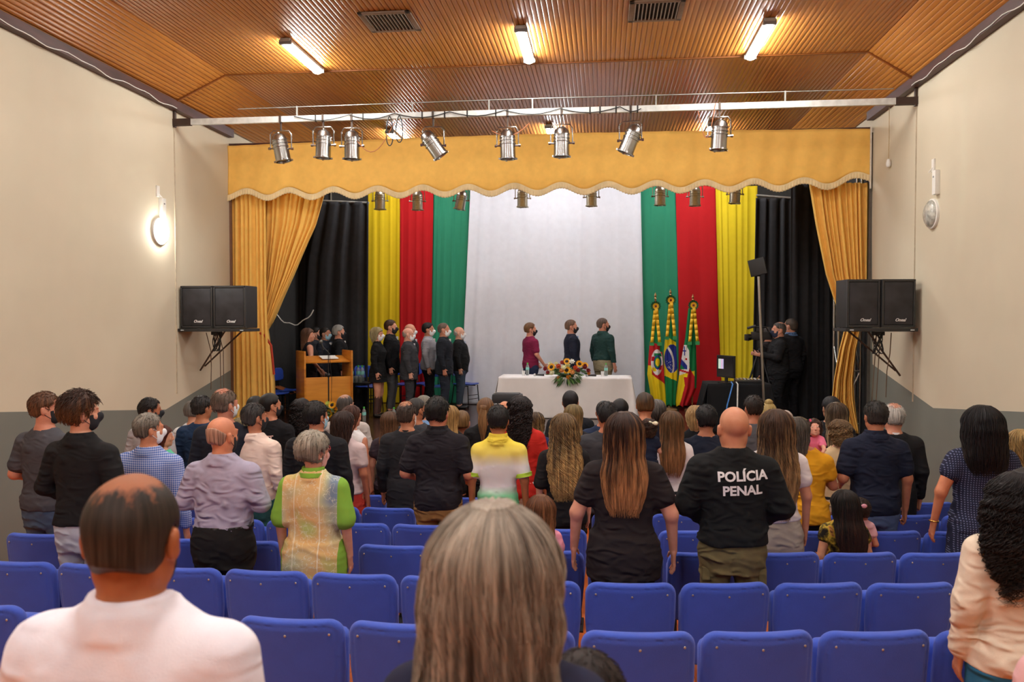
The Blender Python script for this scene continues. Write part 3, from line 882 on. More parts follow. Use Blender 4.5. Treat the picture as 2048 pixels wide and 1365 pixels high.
b = MB(); b.quad((XL, YB, -.5), (XR, YB, -.5), (XR, YB, 6), (XL, YB, 6)); tag(b.build('wall_rear', CREAM, smooth=False), kind='structure')
# ceiling: long varnished slats with V grooves, running down the hall
def slat_ceiling(name, sections, pitch, mat):
    prof = []
    for (x0, z0), (x1, z1) in zip(sections, sections[1:]):
        L = math.hypot(x1-x0, z1-z0); n = max(1, round(L/pitch)); nx, nz = (z1-z0)/L, -(x1-x0)/L
        if nz > 0: nx, nz = -nx, -nz
        for i in range(n):
            for t, h in ((0, -.007), (.12, 0.0), (.32, .0022), (.56, .003), (.8, .0022), (.97, 0.0)):
                u = (i+t)/n; prof.append((x0+(x1-x0)*u+nx*h, z0+(z1-z0)*u+nz*h))
    prof.append(sections[-1])
    V, Fc = [], []
    ys = [YB, 2, 6, 11.19, 11.2, 15, YE]
    for x, z in prof: V += [(x, y, z) for y in ys]
    m = len(ys)
    for i in range(len(prof)-1):
        for j in range(m-1): Fc.append((i*m+j, i*m+j+1, (i+1)*m+j+1, (i+1)*m+j))
    me = mesh_np(name, V, Fc); o = link(name, me, None, [mat]); me.set_sharp_from_angle(angle=math.radians(45))
    return tag(o, kind='structure')
def ceil_mat():
    t = NT('ceiling_slats'); v = t.coord((14, .6, 14)); f = t.noise(v, 1.5, 4)
    t.col(t.ramp(f, [(.3, hx('a8692e')), (.7, hx('c0803c'))])); t.pr(.3, 0, .5)
    t.bump(t.noise(t.coord((2, 1, 2)), 3, 2), .06, .02)
    return t.m
CM = ceil_mat()
CX0, CX1, CZ, CW0, CW1 = -5.47, 3.50, 5.47, 5.10, 5.08
slat_ceiling('ceiling', [(XL+.02, CW0), (CX0, CZ), (CX1, CZ), (XR-.02, CW1)], .062, CM)
b = MB(); b.box(((CX0+CX1)/2, 11.2, CZ-.012), (CX1-CX0, .035, .014)); 
for (xa, za), (xb, zb) in (((XL+.05, CW0), (CX0, CZ)), ((CX1, CZ), (XR-.05, CW1))):
    b.cyl((xa, 11.2, za-.008), (xb, 11.2, zb-.008), .016, n=6)
tag(b.build('trim_3', plain('7a4418', .4), smooth=False), kind='structure')
DKW = woodm('3a1f17', '54302a', .5, (6, 1, 6), 'dark_wood')
for i, (X, s) in enumerate(((XL, 1), (XR, -1))):
    b = MB(); b.box((X+s*.05, (YB+YV)/2, 5.045), (.1, YV-YB, .13)); tag(b.build('trim_%d' % (4+i), DKW, smooth=False), kind='structure')
# loose white cable stapled along the dark trim
for X, s, nm in ((XL, 1, 'left'), (XR, -1, 'right')):
    pts = []; y = 3.0
    while y < 11.2:
        pts.append((X+s*.108, y, 4.99+.018*math.sin(y*5.1)+.012*math.sin(y*11))); y += .12
    b = MB(); b.tube(pts, .006, 5)
    tag(b.build('cable', WHITEP), 'thin white cable stapled along the dark trim of the %s wall' % nm, 'cable', 'cables under the ceiling')

# ------------------------------------------------------------------ ceiling lights
TUBEM = emis((1.0, .98, .94), TUBE, 'tube_diffuser')
STAGEM = emis((.97, .98, 1.0), TUBE*1.0, 'stage_diffuser')
def ceiling_light(x, y0, y1, label, group='batten lights on the ceiling', ry=0, tm=None):
    r = empty('ceiling_light', (x, (y0+y1)/2, CZ-.012), ry, label, 'light', group)
    L = (y1-y0)
    m = MB(); m.box((0, 0, -.02), (.13, L+.06, .04), None, .008); m.build('housing', plain('a8a9a5', .4, .2), r)
    m = MB()
    for s in (-1, 1): m.box((0, s*(L/2-.0), -.045), (.16, .04, .06), None, .01)
    split(m.build('end_cap', plain('77787a', .4, .2), r))
    m = MB(); m.cyl((0, -L/2+.03, -.05), (0, L/2-.03, -.05), .062, n=16); bmesh.ops.scale(m.bm, vec=(1.05, 1, .75), verts=m.bm.verts, space=Matrix.Translation((0, 0, .05)))
    m.build('diffuser', tm or TUBEM, r)
    return r
pl = [((570, 85), (638, 143)), ((1040, 60), (1060, 122)), ((1540, 45), (1500, 115))]
nms = ['long white ceiling light glowing above the left half of the hall', 'long white ceiling light glowing in the middle of the hall ceiling', 'long white ceiling light glowing on the right half of the hall ceiling']
LX = []
for (a, c), nm in zip(pl, nms):
    A = atZ(*a, CZ-.06); B = atZ(*c, CZ-.06); x = (A.x+B.x)/2; LX.append(x)
    ceiling_light(x, min(A.y, B.y), max(A.y, B.y), nm)
st = [(787, 272), (1100, 262), (1421, 258)]
nms = ['small glowing ceiling light seen over the stage valance, between the third and fourth front spotlights', 'glowing ceiling light behind the front bar, just left of the sixth spotlight', 'glowing ceiling light behind the rightmost spotlight on the front bar']
for a, nm in zip(st, nms):
    A = atZ(*a, CZ-.06); ceiling_light(A.x, A.y-.3, A.y+.9, nm, tm=STAGEM)
for y in (6.2, 2.2, -2.0):
    for x in LX: ceiling_light(x, y-.6, y+.6, 'white batten ceiling light further back over the audience', 'batten lights behind the view')
def area(name, loc, size, power, col=(1, .97, .92), rot=(0, 0, 0)):
    l = bpy.data.lights.new(name, 'AREA'); l.shape = 'RECTANGLE'; l.size, l.size_y = size; l.energy = power; l.color = col
    o = bpy.data.objects.new(name, l); COL.objects.link(o); o.location = loc; o.rotation_euler = rot
    return o
# ------------------------------------------------------------------ air vents
for c, w_, nm in (((780, 40), .62, 'grey ceiling air vent above the left part of the hall'), ((1312, 18), .62, 'grey ceiling air vent at the top right of centre')):
    A = atZ(*c, CZ); r = empty('air_vent', (A.x, A.y, CZ-.01), 0, nm, 'vent', 'air vents in the slatted ceiling')
    m = MB()
    for s in (-1, 1): m.box((s*.28, 0, -.012), (.06, .62, .02), None, .004); m.box((0, s*.28, -.012), (.62, .06, .02), None, .004)
    m.build('frame', plain('7f6a58', .5), r)
    m = MB(); m.box((0, 0, .0), (.52, .52, .006)); m.build('backing', plain('15130f', .8), r)
    m = MB()
    for i in range(12): m.box((-.24+i*.0436, 0, -.012), (.012, .5, .02), Matrix.Rotation(.5, 3, 'Y'))
    m.build('grille', plain('8d8478', .5), r)
# ------------------------------------------------------------------ wall lamps
def wall_lamp(X, px, py, lit, bx, by, hx_, hy_):
    s = 1 if X < 0 else -1
    A = atX(px, py, X); rot = PI/2*s
    r = empty('wall_lamp', (X, A.y, A.z), 0, ('round glowing wall lamp on the left wall' if lit else 'round switched-off glass wall lamp on the right wall'), 'lamp', None)
    m = MB(); M = Matrix.Rotation(s*PI/2, 4, 'Y')
    m.lathe([(0.001, 0), (.19, 0), (.19, .03), (.17, .035)], (0, 0, 0), 28, M); m.build('backplate', WHITEP, r)
    m = MB(); m.lathe([(.175, .03), (.165, .055), (.12, .085), (.06, .1), (.001, .105)], (0, 0, 0), 28, M)
    if not lit:
        t = NT('lamp_glass'); t.col(t.ramp(t.noise(t.coord(), 16, 2), [(.3, hx('8f9088')), (.7, hx('cfcfc4'))])); t.pr(.15, 0, .6); t.bump(t.noise(t.coord(), 20, 2), .5, .02); gm = t.m
    m.build('glass', emis((1, .98, .92), LAMP, 'lamp_glow') if lit else gm, r)
    B = atX(bx, by, X); r2 = empty('emergency_light', (X, B.y, B.z), 0, 'slim white emergency light box above the round lamp on the %s wall' % ('left' if lit else 'right'), 'emergency light')
    m = MB(); m.box((s*.03, 0, 0), (.06, .1, .3), None, .01); m.build('case', WHITEP, r2)
    m = MB(); m.box((s*.062, .0, .07), (.006, .03, .02), None, 0); m.build('switch', plain('8a8a88', .5), r2)
    Cc = atX(hx_, hy_, X); r3 = empty('wall_socket', (X, Cc.y, Cc.z), 0, 'small white wall socket with a looped cord above the emergency light on the %s wall' % ('left' if lit else 'right'), 'socket')
    m = MB(); m.box((s*.012, 0, 0), (.024, .07, .16), None, .005); m.build('plate', WHITEP, r3)
    m = MB(); d = B.z+.15-Cc.z; m.tube([(s*.025, 0, -.03), (s*.05, .05, -.08), (s*.03, .04, d*.6), (s*.03, .02, d)], .005, 5); m.build('cord', WHITEP, r3)
wall_lamp(XL, 318, 463, True, 321, 418, 314, 383)
wall_lamp(XR, 1867, 428, False, 1877, 365, 1869, 331)
A = atY(1777, 326, 12.2)
r = empty('pull_switch', (A.x, 12.2, A.z), 0, 'white pull switch hanging on a long thin cord beside the right wall', 'switch')
m = MB(); m.tube([(0, 0, .03), (.004, 0, .4), (0, 0, 5.0-A.z)], .005, 5); m.build('cord', plain('b09a70', .7), r)
m = MB(); m.lathe([(.001, .06), (.022, .05), (.035, .0), (.034, -.04), (.02, -.06), (.001, -.065)], n=14); m.build('grip', WHITEP, r)

# ------------------------------------------------------------------ lighting bar and spotlights
ALU = plain('a6a6a3', .27, 1.0, .5, .06, 30, 'aluminium'); DKS = plain('40302a', .5, .3)
BY = 11.25
r = empty('lighting_bar', ((XL+XR)/2, BY, 4.81), 0, 'long pale steel lighting bar with a thin wire above it, across the hall', 'lighting bar')
m = MB(); m.box((0, 0, 0), (XR-XL-.5, .05, .085)); m.build('beam', plain('cfd2ce', .4, .2), r)
m = MB()
for s in (-1, 1): m.box((s*((XR-XL)/2-.14), 0, 0), (.28, .06, .1)); m.box((s*((XR-XL)/2-.02), 0, .1), (.03, .05, .34))
split(m.build('end_bracket', DKS, r))
m = MB()
m.tube([(-(XR-XL)/2+1, 0, .17), (0, 0, .19), ((XR-XL)/2-.3, 0, .17)], .007, 5)
for px in (594, 825, 978, 1065, 1312, 1570): x = atY(px, 225, BY).x-(XL+XR)/2; m.box((x, 0, .11), (.018, .018, .15))
m.build('tension_wire', GREYM, r)
m = MB()
for px in (632, 727, 845, 890, 935, 992, 1180, 1200, 1232, 1275): x = atY(px, 235, BY).x-(XL+XR)/2; m.box((x, 0, 0), (.02, .056, .092))
split(m.build('tape', BLACKM, r))
def par_can(name, loc, tilt, pan, sc, label, group, mat, hook=.22):
    r = empty(name, loc, 0, label, 'spotlight', group)
    R = Matrix.Rotation(pan, 4, 'Z') @ Matrix.Rotation(tilt, 4, 'Y') @ Matrix.Scale(sc, 4)
    def bld(m, nm, mt):
        bmesh.ops.transform(m.bm, matrix=R, verts=m.bm.verts); return m.build(nm, mt, r)
    m = MB(); m.lathe([(.001, .19), (.03, .19), (.032, .18), (.05, .175), (.075, .15), (.088, .11), (.092, .1), (.092, .088), (.085, .085), (.085, .07), (.094, .066), (.094, .05), (.086, .046), (.086, .03), (.095, .026), (.095, .012), (.088, .008),
             (.09, -.14), (.1, -.142), (.1, -.155), (.088, -.157), (.084, -.13), (.08, .0), (.001, .02)], n=24); bld(m, 'can', mat)
    m = MB(); m.lathe([(.001, .191), (.022, .192), (.022, .189), (.001, .188)], n=14); bld(m, 'socket_cap', BLACKM)
    m = MB(); m.sph((0, 0, -.12), .08, (1, 1, .3), 16); bld(m, 'lens', plain('5a5a58', .1, .6))
    m = MB()
    for a in range(4): m.box((.1*math.cos(a*PI/2+.3), .1*math.sin(a*PI/2+.3), -.15), (.02, .02, .02))
    bld(m, 'filter_clip', mat)
    m = MB(); w = .125*sc; h = .17*sc; q = Matrix.Rotation(pan, 4, 'Z')
    m.tube([(-w, 0, 0), (-w, 0, h), (-w*.75, 0, h*1.25), (w*.75, 0, h*1.25), (w, 0, h), (w, 0, 0)], .008*sc, 6)
    for s in (-1, 1): m.cyl((s*w, 0, 0), (s*.085*sc, 0, 0), .01*sc, n=8); m.cyl((s*w*1.0, 0, 0), (s*w*1.2, 0, 0), .016*sc, n=8)
    bmesh.ops.transform(m.bm, matrix=q, verts=m.bm.verts)
    m.build('yoke', mat, r)
    m = MB(); m.box((0, 0, h*1.25+hook/2), (.022, .02, hook)); m.box((0, 0, h*1.25+hook), (.03, .07, .1)); m.build('hook_clamp', plain('4a3f38', .5, .5), r)
    return r
front = [(561, 297, -.2, .1), (646, 290, .04, .05), (703, 292, 0, .0), (866, 290, -.62, .2), (1015, 291, -.03, 0), (1123, 286, 0, 0), (1261, 280, .4, -.1), (1439, 272, .05, 0)]
on = ['first', 'second', 'third', 'fourth', 'fifth', 'sixth', 'seventh', 'eighth']
for i, (x, y, t, p) in enumerate(front):
    A = atY(x, y, BY-.02); extra = {0: ', leaning slightly', 3: ', tilted steeply to the right', 6: ', tilted to the left'}.get(i, '')
    par_can('spotlight', (A.x, BY, A.z), t, p, 1.22, 'silver spotlight, %s from the left on the front lighting bar%s' % (on[i], extra), 'silver spotlights on the front bar', ALU, max(.03, 4.81-A.z-.26))
for i, (px, drop) in enumerate(((780, .42), (800, .38))):
    A = atY(px, 255, BY-.03); m = MB()
    pts = [(A.x+.06*math.sin(t*2*PI)*(.4+.6*math.sin(t*PI)), BY-.05-.02*i, 4.8-drop*(.5-.5*math.cos(t*2*PI))) for t in np.linspace(0, 1, 20)]
    m.tube(pts, .008, 6); tag(m.build('cable_coil', BLACKM), 'loop of black cable hanging from the front lighting bar, %s of two loops' % ('left' if i == 0 else 'right'), 'cable', 'cable loops on the lighting bar')
m = MB(); xs = [atY(px, 245, BY).x for px in (590, 700, 790, 900, 1010, 1120, 1240, 1290)]
pts = []
for a, c in zip(xs, xs[1:]):
    for t in np.linspace(0, 1, 7)[:-1]: pts.append((a+(c-a)*t, BY-.04, 4.84-.07*math.sin(t*PI)))
m.tube(pts, .007, 5); tag(m.build('cable', BLACKM), 'black power cable looped along the front lighting bar', 'cable')
for px0, px1, z0, dz in ((704, 790, 4.6, .35), (985, 1060, 4.55, .12), (1395, 1430, 4.75, .42)):
    a, c = atY(px0, 270, BY).x, atY(px1, 270, BY).x
    m = MB(); m.tube([(a+(c-a)*t, BY-.05, z0-dz*math.sin(t*PI)+.1*t) for t in np.linspace(0, 1, 12)], .006, 5)
    tag(m.build('cable', plain('a8623a', .6)), 'thin orange lead sagging below the front lighting bar beside the %s spotlight' % ('third' if px0 == 704 else 'fifth' if px0 == 985 else 'eighth'), 'cable')
rear = [(760, 402), (835, 403), (922, 402), (1045, 397), (1183, 395), (1320, 393), (1390, 394), (1470, 389)]
RY = 15.3
z = 4.62
r = empty('lighting_bar', ((XL+XR)/2, RY, z), 0, 'rear lighting bar over the stage, hidden behind the valance', 'lighting bar')
m = MB(); m.cyl((-5.22, 0, 0), (5.22, 0, 0), .03); m.build('pipe', GREYM, r)
# the ends of the rear bar sit in the side walls
OLD = plain('a39c8a', .32, .9, .5, .12, 30, 'dull_aluminium')
for i, (x, y) in enumerate(rear):
    A = atY(x, y, RY)
    par_can('spotlight', (A.x, RY, A.z), (.0, 0, .18, 0, 0, 0, 0, .05)[i], .1, 1.1, 'spotlight, %s from the left in the rear row over the stage backdrop' % on[i], 'spotlights in the rear row', OLD if i not in (2,) else ALU, max(.03, z-A.z-.2))
m = MB(); m.cyl((atY(645, 402, 15.92).x, 15.92, atY(645, 402, 15.92).z), (atY(738, 406, 15.92).x, 15.92, atY(738, 406, 15.92).z), .022); tag(m.build('curtain_rod', GREYM), 'pale rod above the black curtain on the left of the stage', 'rod')
m = MB(); m.cyl((atY(1513, 391, 16.1).x, 16.1, atY(1513, 391, 16.1).z), (atY(1590, 397, 16.1).x, 16.1, atY(1590, 397, 16.1).z), .022); tag(m.build('curtain_rod', GREYM), 'pale rod above the black curtain on the right of the stage', 'rod')
# ================================================================== STAGE CLOTHS
def interp_px(tab, ys):
    t = np.array(tab, float); return np.interp(ys, t[:, 0], t[:, 1])
def hanging(name, label, left, right, ytop, ybot, Y, n, amp, mat, group=None, nu=None, dense=1.0, cat='curtain', pinch=None, wave=.0, seed=1, zoff=0, sharp=1):
    """cloth between two edges read off the photograph at distance Y; n pleats"""
    g = np.random.default_rng(seed); ph = g.uniform(0, 6, 4)
    nu = nu or int(n*10)
    zt, zb = atY(1000, ytop, Y), atY(1000, ybot, Y)
    def fn(u, v):
        yy = ytop+(ybot-ytop)*v
        xl, xr = interp_px(left, yy), interp_px(right, yy)
        # world x and z at the plane Y
        px = xl+(xr-xl)*u
        dx = _F.x+_R.x*((px-1024)/FPX)+_U.x*((682.5-yy)/FPX); dy = _F.y+_R.y*((px-1024)/FPX)+_U.y*((682.5-yy)/FPX); dz = _F.z+_U.z*((682.5-yy)/FPX)
        X = dx/dy*Y; Z = CAMZ+dz/dy*Y
        uu = u+.018*np.sin(2*PI*u*2.3+ph[0])+.012*np.sin(2*PI*u*5.1+ph[1]+v*1.5)
        s = np.sin(2*PI*n*uu+ph[2]); s = np.sign(s)*np.abs(s)**(1/sharp)
        w = np.clip((xr-xl)/max(1, (right[0][1]-left[0][1])), .25, 1.2)
        a = amp*(.7+.3*np.sin(2*PI*u*3+ph[3]))*np.sqrt(1/ w)
        return X, Y+a*s+.3*a*np.sin(4*PI*n*uu+ph[1])+wave*np.sin(v*9+u*7), np.maximum(Z, STG+.01)+zoff
    o = grid_mesh(name, fn, nu, 60, mat, thick=.006)
    return tag(o, label, cat, group)
YEL = cloth('f0bf62', .85, 260, .06, 'gold_velvet', fold=.25)
hanging('stage_curtain', 'golden yellow stage curtain hanging straight at the far left, behind the left loudspeakers', [(380, 463), (830, 466)], [(380, 532), (600, 534), (830, 541)], 378, 848, 13.1, 7, .045, YEL, 'golden stage curtains', seed=3, sharp=1.6)
hanging('stage_curtain', 'golden yellow stage curtain on the left, swept aside and gathered in the middle', [(380, 524), (560, 524), (655, 520), (760, 520), (830, 520)],
        [(378, 651), (450, 631), (500, 608), (550, 586), (600, 562), (640, 544), (660, 532), (700, 537), (760, 545), (830, 548)], 376, 850, 13.25, 11, .05, YEL, 'golden stage curtains', seed=5, sharp=1.4)
hanging('stage_curtain', 'golden yellow stage curtain on the right, tied back behind the right loudspeakers', [(370, 1619), (450, 1632), (550, 1652), (600, 1668), (640, 1683), (657, 1689), (700, 1678), (760, 1667), (800, 1663), (830, 1672), (862, 1688)],
        [(370, 1738), (560, 1735), (640, 1724), (665, 1718), (700, 1711), (760, 1706), (800, 1709), (862, 1716)], 366, 866, 13.15, 11, .05, YEL, 'golden stage curtains', seed=8, sharp=1.4)
m = MB(); a = atY(1684, 656, 13.05); c = atY(1722, 656, 13.05); m.tube([(a.x, 13.03, a.z), ((a.x+c.x)/2, 13.0, a.z-.02), (c.x, 13.05, a.z+.01)], .018, 8); tag(m.build('curtain_tie', BLACKM), 'dark tie holding the right golden curtain', 'tie')
m = MB(); a = atY(522, 668, 13.1); m.tube([(a.x-.05, 13.12, a.z+.02), (a.x+.06, 13.1, a.z-.02), (a.x+.16, 13.14, a.z-.2), (a.x+.2, 13.16, a.z-.7)], .02, 8); tag(m.build('curtain_tie', plain('b03a22', .8)), 'red and green tie at the waist of the left golden curtain', 'tie')
# valance with scalloped, fringed hem
vx0, vx1 = XL+.0, atY(1741, 300, YV).x
X0p = atY(495, 385, YV).x
def scal(X):
    t = (X-X0p)/.757
    z = 3.985+.06*np.cos(2*PI*t)
    return z+.10*np.clip((X-(vx1-.75))/.75, 0, 1)+.0*X
def vfn(u, v):
    X = vx0+(vx1-vx0)*u; zb = scal(X)+.07; zt = 4.87+.0*X
    zt = 4.84+.06*np.sin(u*3)
    return X, YV-.03+.012*np.sin(X*5)+.008*np.sin(X*17+v*2)+.01*np.sin(v*5+X), zt+(zb-zt)*v
r = empty('valance', (0, 0, 0), 0, 'wide golden valance with a scalloped fringed hem across the top of the stage', 'valance')
o = grid_mesh('cloth_panel', vfn, 500, 16, YEL, r, thick=.008)
def ffn(u, v):
    X = vx0+(vx1-vx0)*u; z = scal(X)+.075
    tooth = .012*np.abs(((X/.045) % 1)-.5)*2
    return X, YV-.05+.012*np.sin(X*5)+.006*np.sin(X*140)*v, z-v*(.095+tooth*(v > .9))
grid_mesh('fringe', ffn, 1600, 6, cloth('e8d3a4', .9, 300, .1, 'fringe', fold=.4), r, thick=.012)
m = MB(); m.box(((vx0+vx1)/2, YV+.04, 4.86), (vx1-vx0, .05, .05)); m.build('batten', DKW, r)
# dark gap and pale edge moulding on the right of the proscenium
m = MB(); m.box((XR-.02, YV+.02, 2.6), (.04, .03, 4.4)); tag(m.build('trim_6', plain('57524b', .6), smooth=False), kind='structure')
m = MB(); m.box((XR-.05, YV-.06, 4.4), (.02, .02, .95)); tag(m.build('trim_7', plain('d8d2c4', .6), smooth=False), kind='structure')
m = MB(); m.box((XL+.02, YV+.02, 2.6), (.04, .03, 4.4)); tag(m.build('trim_8', plain('6d4a34', .6), smooth=False), kind='structure')
# backdrop
YBD = 17.0
cols = [('yellow', 'e9c81e', [(370, 736), (815, 735)], [(370, 803), (815, 801)], 4, 'yellow backdrop drape on the left, beside the black curtain'),
        ('red', 'b8161c', [(370, 800), (815, 799)], [(370, 867), (600, 864), (815, 860)], 4, 'red backdrop drape between the yellow and the green one, on the left'),
        ('green', '2f8a6a', [(370, 866), (815, 859)], [(370, 943), (600, 934), (815, 926)], 5, 'green backdrop drape on the left of the white one'),
        ('white', 'e2e5ee', [(370, 941), (600, 931), (760, 923), (815, 919)], [(370, 1281), (600, 1286), (760, 1290), (815, 1290)], 10, 'broad white backdrop drape in the middle of the stage'),
        ('green', '2f8a6a', [(370, 1275), (600, 1282), (815, 1286)], [(370, 1354), (600, 1357), (815, 1362)], 3, 'green backdrop drape behind the flags, right of the white one'),
        ('red', 'bd1a20', [(370, 1351), (600, 1357), (815, 1358)], [(370, 1431), (600, 1436), (700, 1440), (815, 1445)], 2, 'red backdrop drape on the right, between green and yellow'),
        ('yellow', 'ead026', [(370, 1428), (600, 1434), (815, 1440)], [(370, 1515), (600, 1512), (815, 1505)], 6, 'yellow backdrop drape on the right, beside the black curtain')]
for i, (nm, hx_, l, r_, n, lb) in enumerate(cols):
    hanging('backdrop_drape', lb, l, r_, 372, 812, YBD-.04*(i % 2)-(0.03 if nm == 'white' else 0), n, (.014 if i < 3 else .009) if nm != 'white' else .014, cloth(hx_, .8, 300, .03, 'drape_'+nm, fold=.5), 'coloured backdrop drapes', seed=20+i, sharp=1, nu=n*16, wave=.006)
# spreading hems of the white cloth at the floor
BLK = cloth('303134', .92, 260, .15, 'black_curtain', fold=.5)
hanging('stage_curtain', 'black stage curtain left of the yellow drape', [(404, 640), (520, 617), (820, 600)], [(404, 738), (820, 736)], 404, 822, 15.9, 4, .05, BLK, 'black side curtains', seed=31)
hanging('stage_curtain', 'black stage curtain deep in the left wing behind the lectern', [(372, 596), (860, 596)], [(372, 660), (860, 650)], 372, 828, 16.1, 3, .05, cloth('262627', .95, 260, .15, 'black_curtain', fold=.4), 'black side curtains', seed=32)
hanging('stage_curtain', 'black stage curtain right of the yellow drape', [(397, 1511), (820, 1503)], [(397, 1590), (820, 1592)], 397, 822, 16.1, 4, .05, BLK, 'black side curtains', seed=33)
hanging('stage_curtain', 'black stage curtain in the right wing beside the golden curtain', [(372, 1582), (840, 1580)], [(372, 1668), (840, 1668)], 368, 842, 14.8, 4, .05, cloth('28282a', .95, 260, .15, 'black_curtain', fold=.4), 'black side curtains', seed=34)
a = atY(562, 636, 14.9); c = atY(618, 634, 14.9)
m = MB(); m.tube([(a.x-.15+(c.x-a.x+.25)*t, 14.88, a.z+.15-.28*math.sin(t*PI)**.8+.02*math.sin(t*19)) for t in np.linspace(0, 1, 16)], .011, 6)
tag(m.build('cable', WHITEP), 'white cable sagging across the black curtain in the left wing', 'cable')

# ------------------------------------------------------------------ truss behind the right curtain
w = .34
r = empty('truss_tower', (XR-.06-w/2, 13.42, STG), 0, 'silver lattice truss tower behind the right golden curtain', 'truss')
m = MB()
for sx in (-1, 1):
    for sy in (-1, 1): q = MB(); q.cyl((sx*w/2, sy*.12, 0), (sx*w/2, sy*.12, 4.3), .022, n=10); q.build('upright', STEEL, r)
zz = 0.15; k = 0
while zz < 4.2:
    q = MB()
    for sy in (-1, 1):
        q.cyl((-w/2, sy*.12, zz), (w/2, sy*.12, zz), .014, n=8)
        if zz+.85 < 4.3: q.cyl(((-1)**k*-w/2, sy*.12, zz), ((-1)**k*w/2, sy*.12, zz+.85), .014, n=8)
    for sx in (-1, 1): q.cyl((sx*w/2, -.12, zz), (sx*w/2, .12, zz+.4), .012, n=8)
    q.build('brace', STEEL, r); zz += .85; k += 1

# ------------------------------------------------------------------ loudspeakers on wall shelves
def grille_mat():
    t = NT('speaker_grille'); t.col(t.ramp(t.noise(t.coord(), 5, 2), [(.3, hx('222224')), (.7, hx('36353a'))])); t.pr(.5, .3, .5); t.bump(t.noise(t.coord(), 350, 1), .4, .004); return t.m
GR = grille_mat()
def speakers(xs, ys, Y, wall, side):
    (x0, x1), (yt, yb) = xs, ys
    A = atY(x0, yt, Y); B = atY(x1, yb, Y); W2 = (B.x-A.x)/2; H = A.z-B.z
    rz = 0 if side == 'left' else math.radians(4)
    for i in range(2):
        cx = A.x+W2*(i+.5)
        r = empty('loudspeaker', (cx, Y+.2, B.z), rz, 'black loudspeaker cabinet on the %s wall shelf, the one %s' % (side, ('nearer the wall' if (side == 'left') == (i == 0) else 'nearer the stage opening')), 'loudspeaker', 'black loudspeakers on the wall shelves')
        m = MB(); m.box((0, .0, H/2), (W2-.01, .4, H), None, .015); m.build('cabinet', plain('1b1b1c', .55), r)
        m = MB(); m.box((0, -.205, H/2), (W2-.075, .02, H-.08), None, .008); m.build('grille', GR, r)
        m = MB()
        for sx in (-1, 1): m.box((sx*(W2/2-.02), -.203, H/2), (.028, .03, H-.01), None, .006)
        for sz in (.018, H-.018): m.box((0, -.203, sz), (W2-.01, .03, .03), None, .006)
        m.build('edge_trim', plain('2a2a2b', .4), r)
        cu = bpy.data.curves.new('logo', 'FONT'); cu.body = 'Oneal'; cu.size = .055; cu.shear = .4; cu.align_x = 'CENTER'; cu.offset = .0016; cu.extrude = .001
        to = bpy.data.objects.new('logo', cu); COL.objects.link(to); me = bpy.data.meshes.new_from_object(to.evaluated_get(bpy.context.evaluated_depsgraph_get())); bpy.data.objects.remove(to); me.materials.clear()
        o = link('logo', me, r, [plain('dcdcdc', .4)]); o.location = (.02, -.218, .085); o.rotation_euler = (PI/2, 0, 0)
    sc_ = 1 if side == 'left' else -1
    WX = XL if side == 'left' else XR
    cx = (A.x+B.x)/2
    ra = empty('speaker_shelf', (cx, Y+.2, B.z-.05), rz, 'black wall shelf with diagonal struts carrying the %s pair of loudspeakers' % side, 'shelf', 'loudspeaker shelves')
    m = MB(); m.box((0, -.02, .022), (2*W2+.05, .46, .045), None, .006); m.build('board', plain('242425', .5), ra)
    m = MB()
    for sx in (-1, 1): m.box((sx*(W2-.05), -.255, .02), (.05, .006, .012))
    split(m.build('sticker', plain('c8d4d8', .5), ra))
    for k, yo in ((0, .15), (1, .3)):
        m = MB(); m.cyl((sc_*(.1+.2*k), yo-.2, 0), (WX-cx+sc_*.01, yo+.25, -.62+.06*k), .013, n=8); m.build('strut', plain('4a3a32', .6), ra)
    c2 = empty('cable_bundle', (cx-sc_*.05, Y+.2, B.z-.05), 0, 'tangle of dark cables hanging under the %s loudspeaker shelf' % side, 'cable', 'cables under the loudspeakers')
    g = np.random.default_rng(4 if side == 'left' else 5)
    m = MB()
    for k in range(5):
        a0 = g.uniform(0, 6); pts = [(.09*math.sin(a0+t*2*PI)*(.5+.2*k*.3), .04*math.cos(a0+t*7), -.16-.14*math.cos(t*2*PI+k)+.0) for t in np.linspace(0, 1, 16)]
        m.tube(pts, .007, 5)
    m.box((0, 0, -.03), (.16, .06, .05), None, .01)
    m.build('coil', BLACKM, c2)
    for k, (dx, L) in enumerate(((-.02, 1.5), (.03, 1.7), (-.17*sc_, .9))):
        m = MB(); m.tube([(dx, 0, -.02), (dx+.02, .1, -.3), (dx, .15, -L*.6), (dx-.01, .15, -L)], .007, 5); m.build('lead', plain('6a5a4a', .7), c2)
speakers((361, 493), (572, 657), 11.35, XL, 'left')
speakers((1690, 1829), (559, 656), 11.0, XR, 'right')

